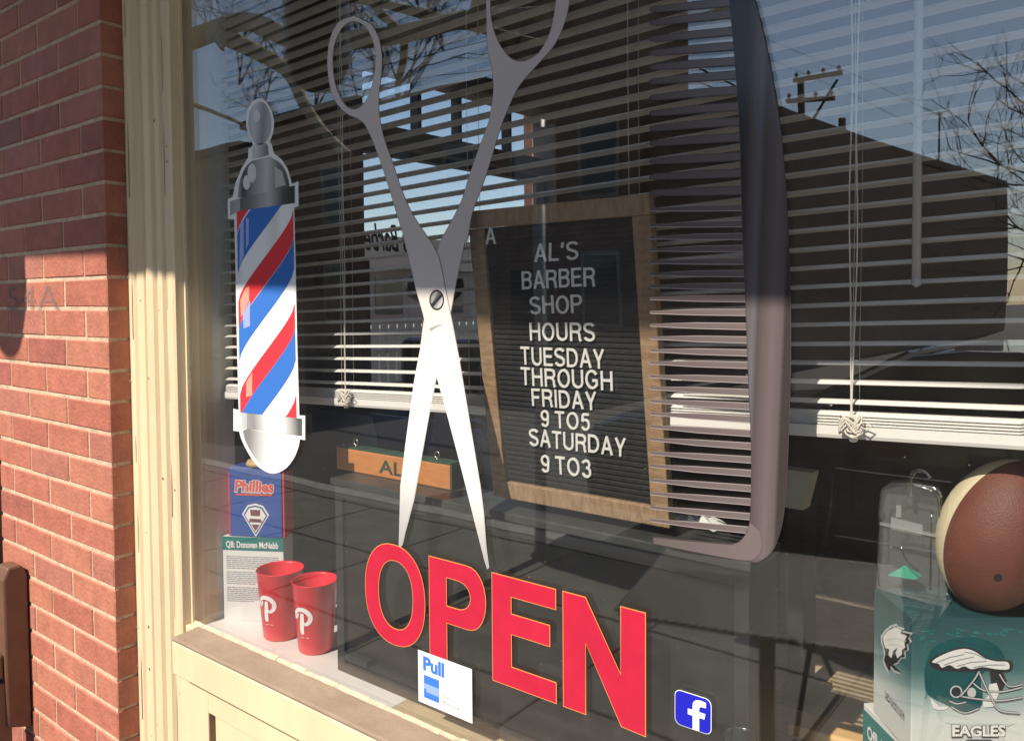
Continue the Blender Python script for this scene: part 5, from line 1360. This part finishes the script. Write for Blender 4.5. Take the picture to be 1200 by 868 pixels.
# sycamore at the left of the reflection
D = 6.5; sc_ = 960/ (D*1.25)
def tubepx(mb, pts, ws, D0, D1=None, n=8):
    cc = catmull(pts, 4); wsn = catmull([(w, 0) for w in ws], 4); m = len(cc)
    mb.tube([RV(x, y, D0+((D1 if D1 else D0)-D0)*k_/(m-1)) for k_, (x, y) in enumerate(cc)], [max(.002, wsn[k_][0]) for k_ in range(m)], n)
trunk_b = RV(120, 360, D)
sy = thing('sycamore_tree', (trunk_b.x, trunk_b.y, -.0), 'bare pale-barked tree with thick limbs mirrored in the upper left glass', 'tree')
b = MB().use('bark'); b.tube([(trunk_b.x-.3,trunk_b.y,0),(trunk_b.x-.3,trunk_b.y,1),(trunk_b.x-.25,trunk_b.y,2.4),RV(150,60,D)+V((0,0,0)),RV(140,-60,D),RV(150,-250,D)], [.42,.33,.28,.24,.2,.12], 14); b.build('trunk', sy)
limbs = [([(150,70),(230,45),(290,26),(340,46),(400,48),(470,40),(540,24),(640,14)], [.17,.15,.13,.12,.11,.10,.09,.07]),
         ([(262,44),(310,66),(340,88),(362,128),(385,158),(410,182)], [.12,.10,.085,.075,.06,.05]),
         ([(560,22),(575,-10),(620,-30),(760,-60)], [.10,.12,.12,.1]),
         ([(300,-6),(360,-4),(440,4),(500,18),(560,32),(640,52)], [.05,.06,.05,.06,.05,.03]),
         ([(430,-20),(440,10),(470,40),(472,70),(466,100),(470,135)], [.06,.055,.05,.045,.04,.03]),
         ([(150,100),(240,128),(290,150),(310,180)], [.05,.035,.02,.015])]
b = MB().use('bark')
for pts, ws in limbs[:3]: tubepx(b, pts, ws, D, n=10)
b.build('main_limbs', sy)
b = MB().use('bark')
for pts, ws in limbs[3:]: tubepx(b, pts, ws, D+.4, n=8)
def twig(mb, p, d, L, r, depth):
    if depth == 0 or r < .0014: return
    q = p; pts = [q]; dd = d.copy()
    for k_ in range(4):
        dd = (dd+V((rnd()-.5,rnd()-.5,rnd()-.4))*.38).normalized(); q = q+dd*L/4; pts.append(q)
    mb.tube(pts, [r, r*.9, r*.8, r*.7, r*.55], 5, caps=False)
    for k_ in range(random.choice([2,3,3])):
        nd = (dd+V((rnd()-.5,rnd()-.5,rnd()-.5))*1.5).normalized(); twig(mb, pts[random.choice([2,3,4])], nd, L*.72, r*.6, depth-1)
b.build('side_branches', sy)
b = MB().use('twig')
for (x, y) in [(370,130),(405,180),(330,80),(300,150),(468,100),(470,135),(420,45),(500,38),(262,60),(280,100),(440,120),(520,60),(350,20),(560,40),(600,60)]:
    for k_ in range(3): twig(b, RV(x, y, D+.2+.5*rnd()), V((rnd()-.5,-.3*rnd(),.3+rnd()*.6)).normalized(), .85, .014, 5)
b.build('twigs', sy)
# bare crown at the right edge
rt = RV(1262, 330, 12)
bt_ = thing('bare_tree', (rt.x, rt.y, -.13), 'fine-twigged bare tree mirrored at the upper right edge', 'tree')
b = MB().use('twig'); b.tube([(rt.x,rt.y,-.13),(rt.x+.05,rt.y,1.2),(rt.x-.02,rt.y+.1,2.2),(rt.x,rt.y,3.4)], [.16,.12,.1,.05], 10); b.build('trunk', bt_)
b = MB().use('twig')
for k_ in range(15):
    zz_ = 1.6+1.9*k_/15; twig(b, V((rt.x,rt.y,zz_)), V((math.cos(k_*2.4),math.sin(k_*2.4)*.8,.45)).normalized(), .95, .018, 7)
b.build('crown', bt_)

# =================================================================== CAMERA, SKY, SUN
cam = bpy.data.cameras.new('camera'); co = bpy.data.objects.new('camera', cam); COL.objects.link(co)
cam.sensor_width = 36; cam.sensor_fit = 'HORIZONTAL'; cam.lens = 36*FPX/1200
cam.shift_y = -(434-CY)/1200; cam.clip_start = .02; cam.clip_end = 600
right = V((_nX.x, _Y.x, _Z.x)); up = V((_nX.y, _Y.y, _Z.y)); fwd = V((_nX.z, _Y.z, _Z.z))
m = Matrix((right, up, -fwd)).transposed().to_4x4(); m.translation = ORI; co.matrix_world = m
scene.camera = co
w = bpy.data.worlds.new('World'); scene.world = w; w.use_nodes = True
nt = w.node_tree; bg_ = nt.nodes['Background']; sk = nt.nodes.new('ShaderNodeTexSky'); sk.sky_type = 'NISHITA'; sk.sun_disc = False
el = math.asin(-SUN.z); sk.sun_elevation = el; sk.sun_rotation = math.atan2(-SUN.x, -SUN.y)
sk.air_density = 1.0; sk.dust_density = .35; sk.ozone_density = 1.0
nt.links.new(sk.outputs[0], bg_.inputs[0]); bg_.inputs[1].default_value = .092
sl_ = bpy.data.lights.new('sun', 'SUN'); sl_.energy = 5.0; sl_.angle = math.radians(.6); sl_.color = (1,.91,.78)
so_ = bpy.data.objects.new('sun', sl_); COL.objects.link(so_); so_.rotation_euler = SUN.to_track_quat('-Z','Y').to_euler(); so_.location = (0,-5,8)
scene.render.resolution_x = 1024; scene.render.resolution_y = 740
scene.view_settings.view_transform = 'Standard'; scene.view_settings.look = 'None'; scene.view_settings.gamma = 1; scene.view_settings.exposure = .58
scene.render.engine = 'CYCLES'
scene.cycles.transparent_max_bounces = 24; scene.cycles.max_bounces = 10
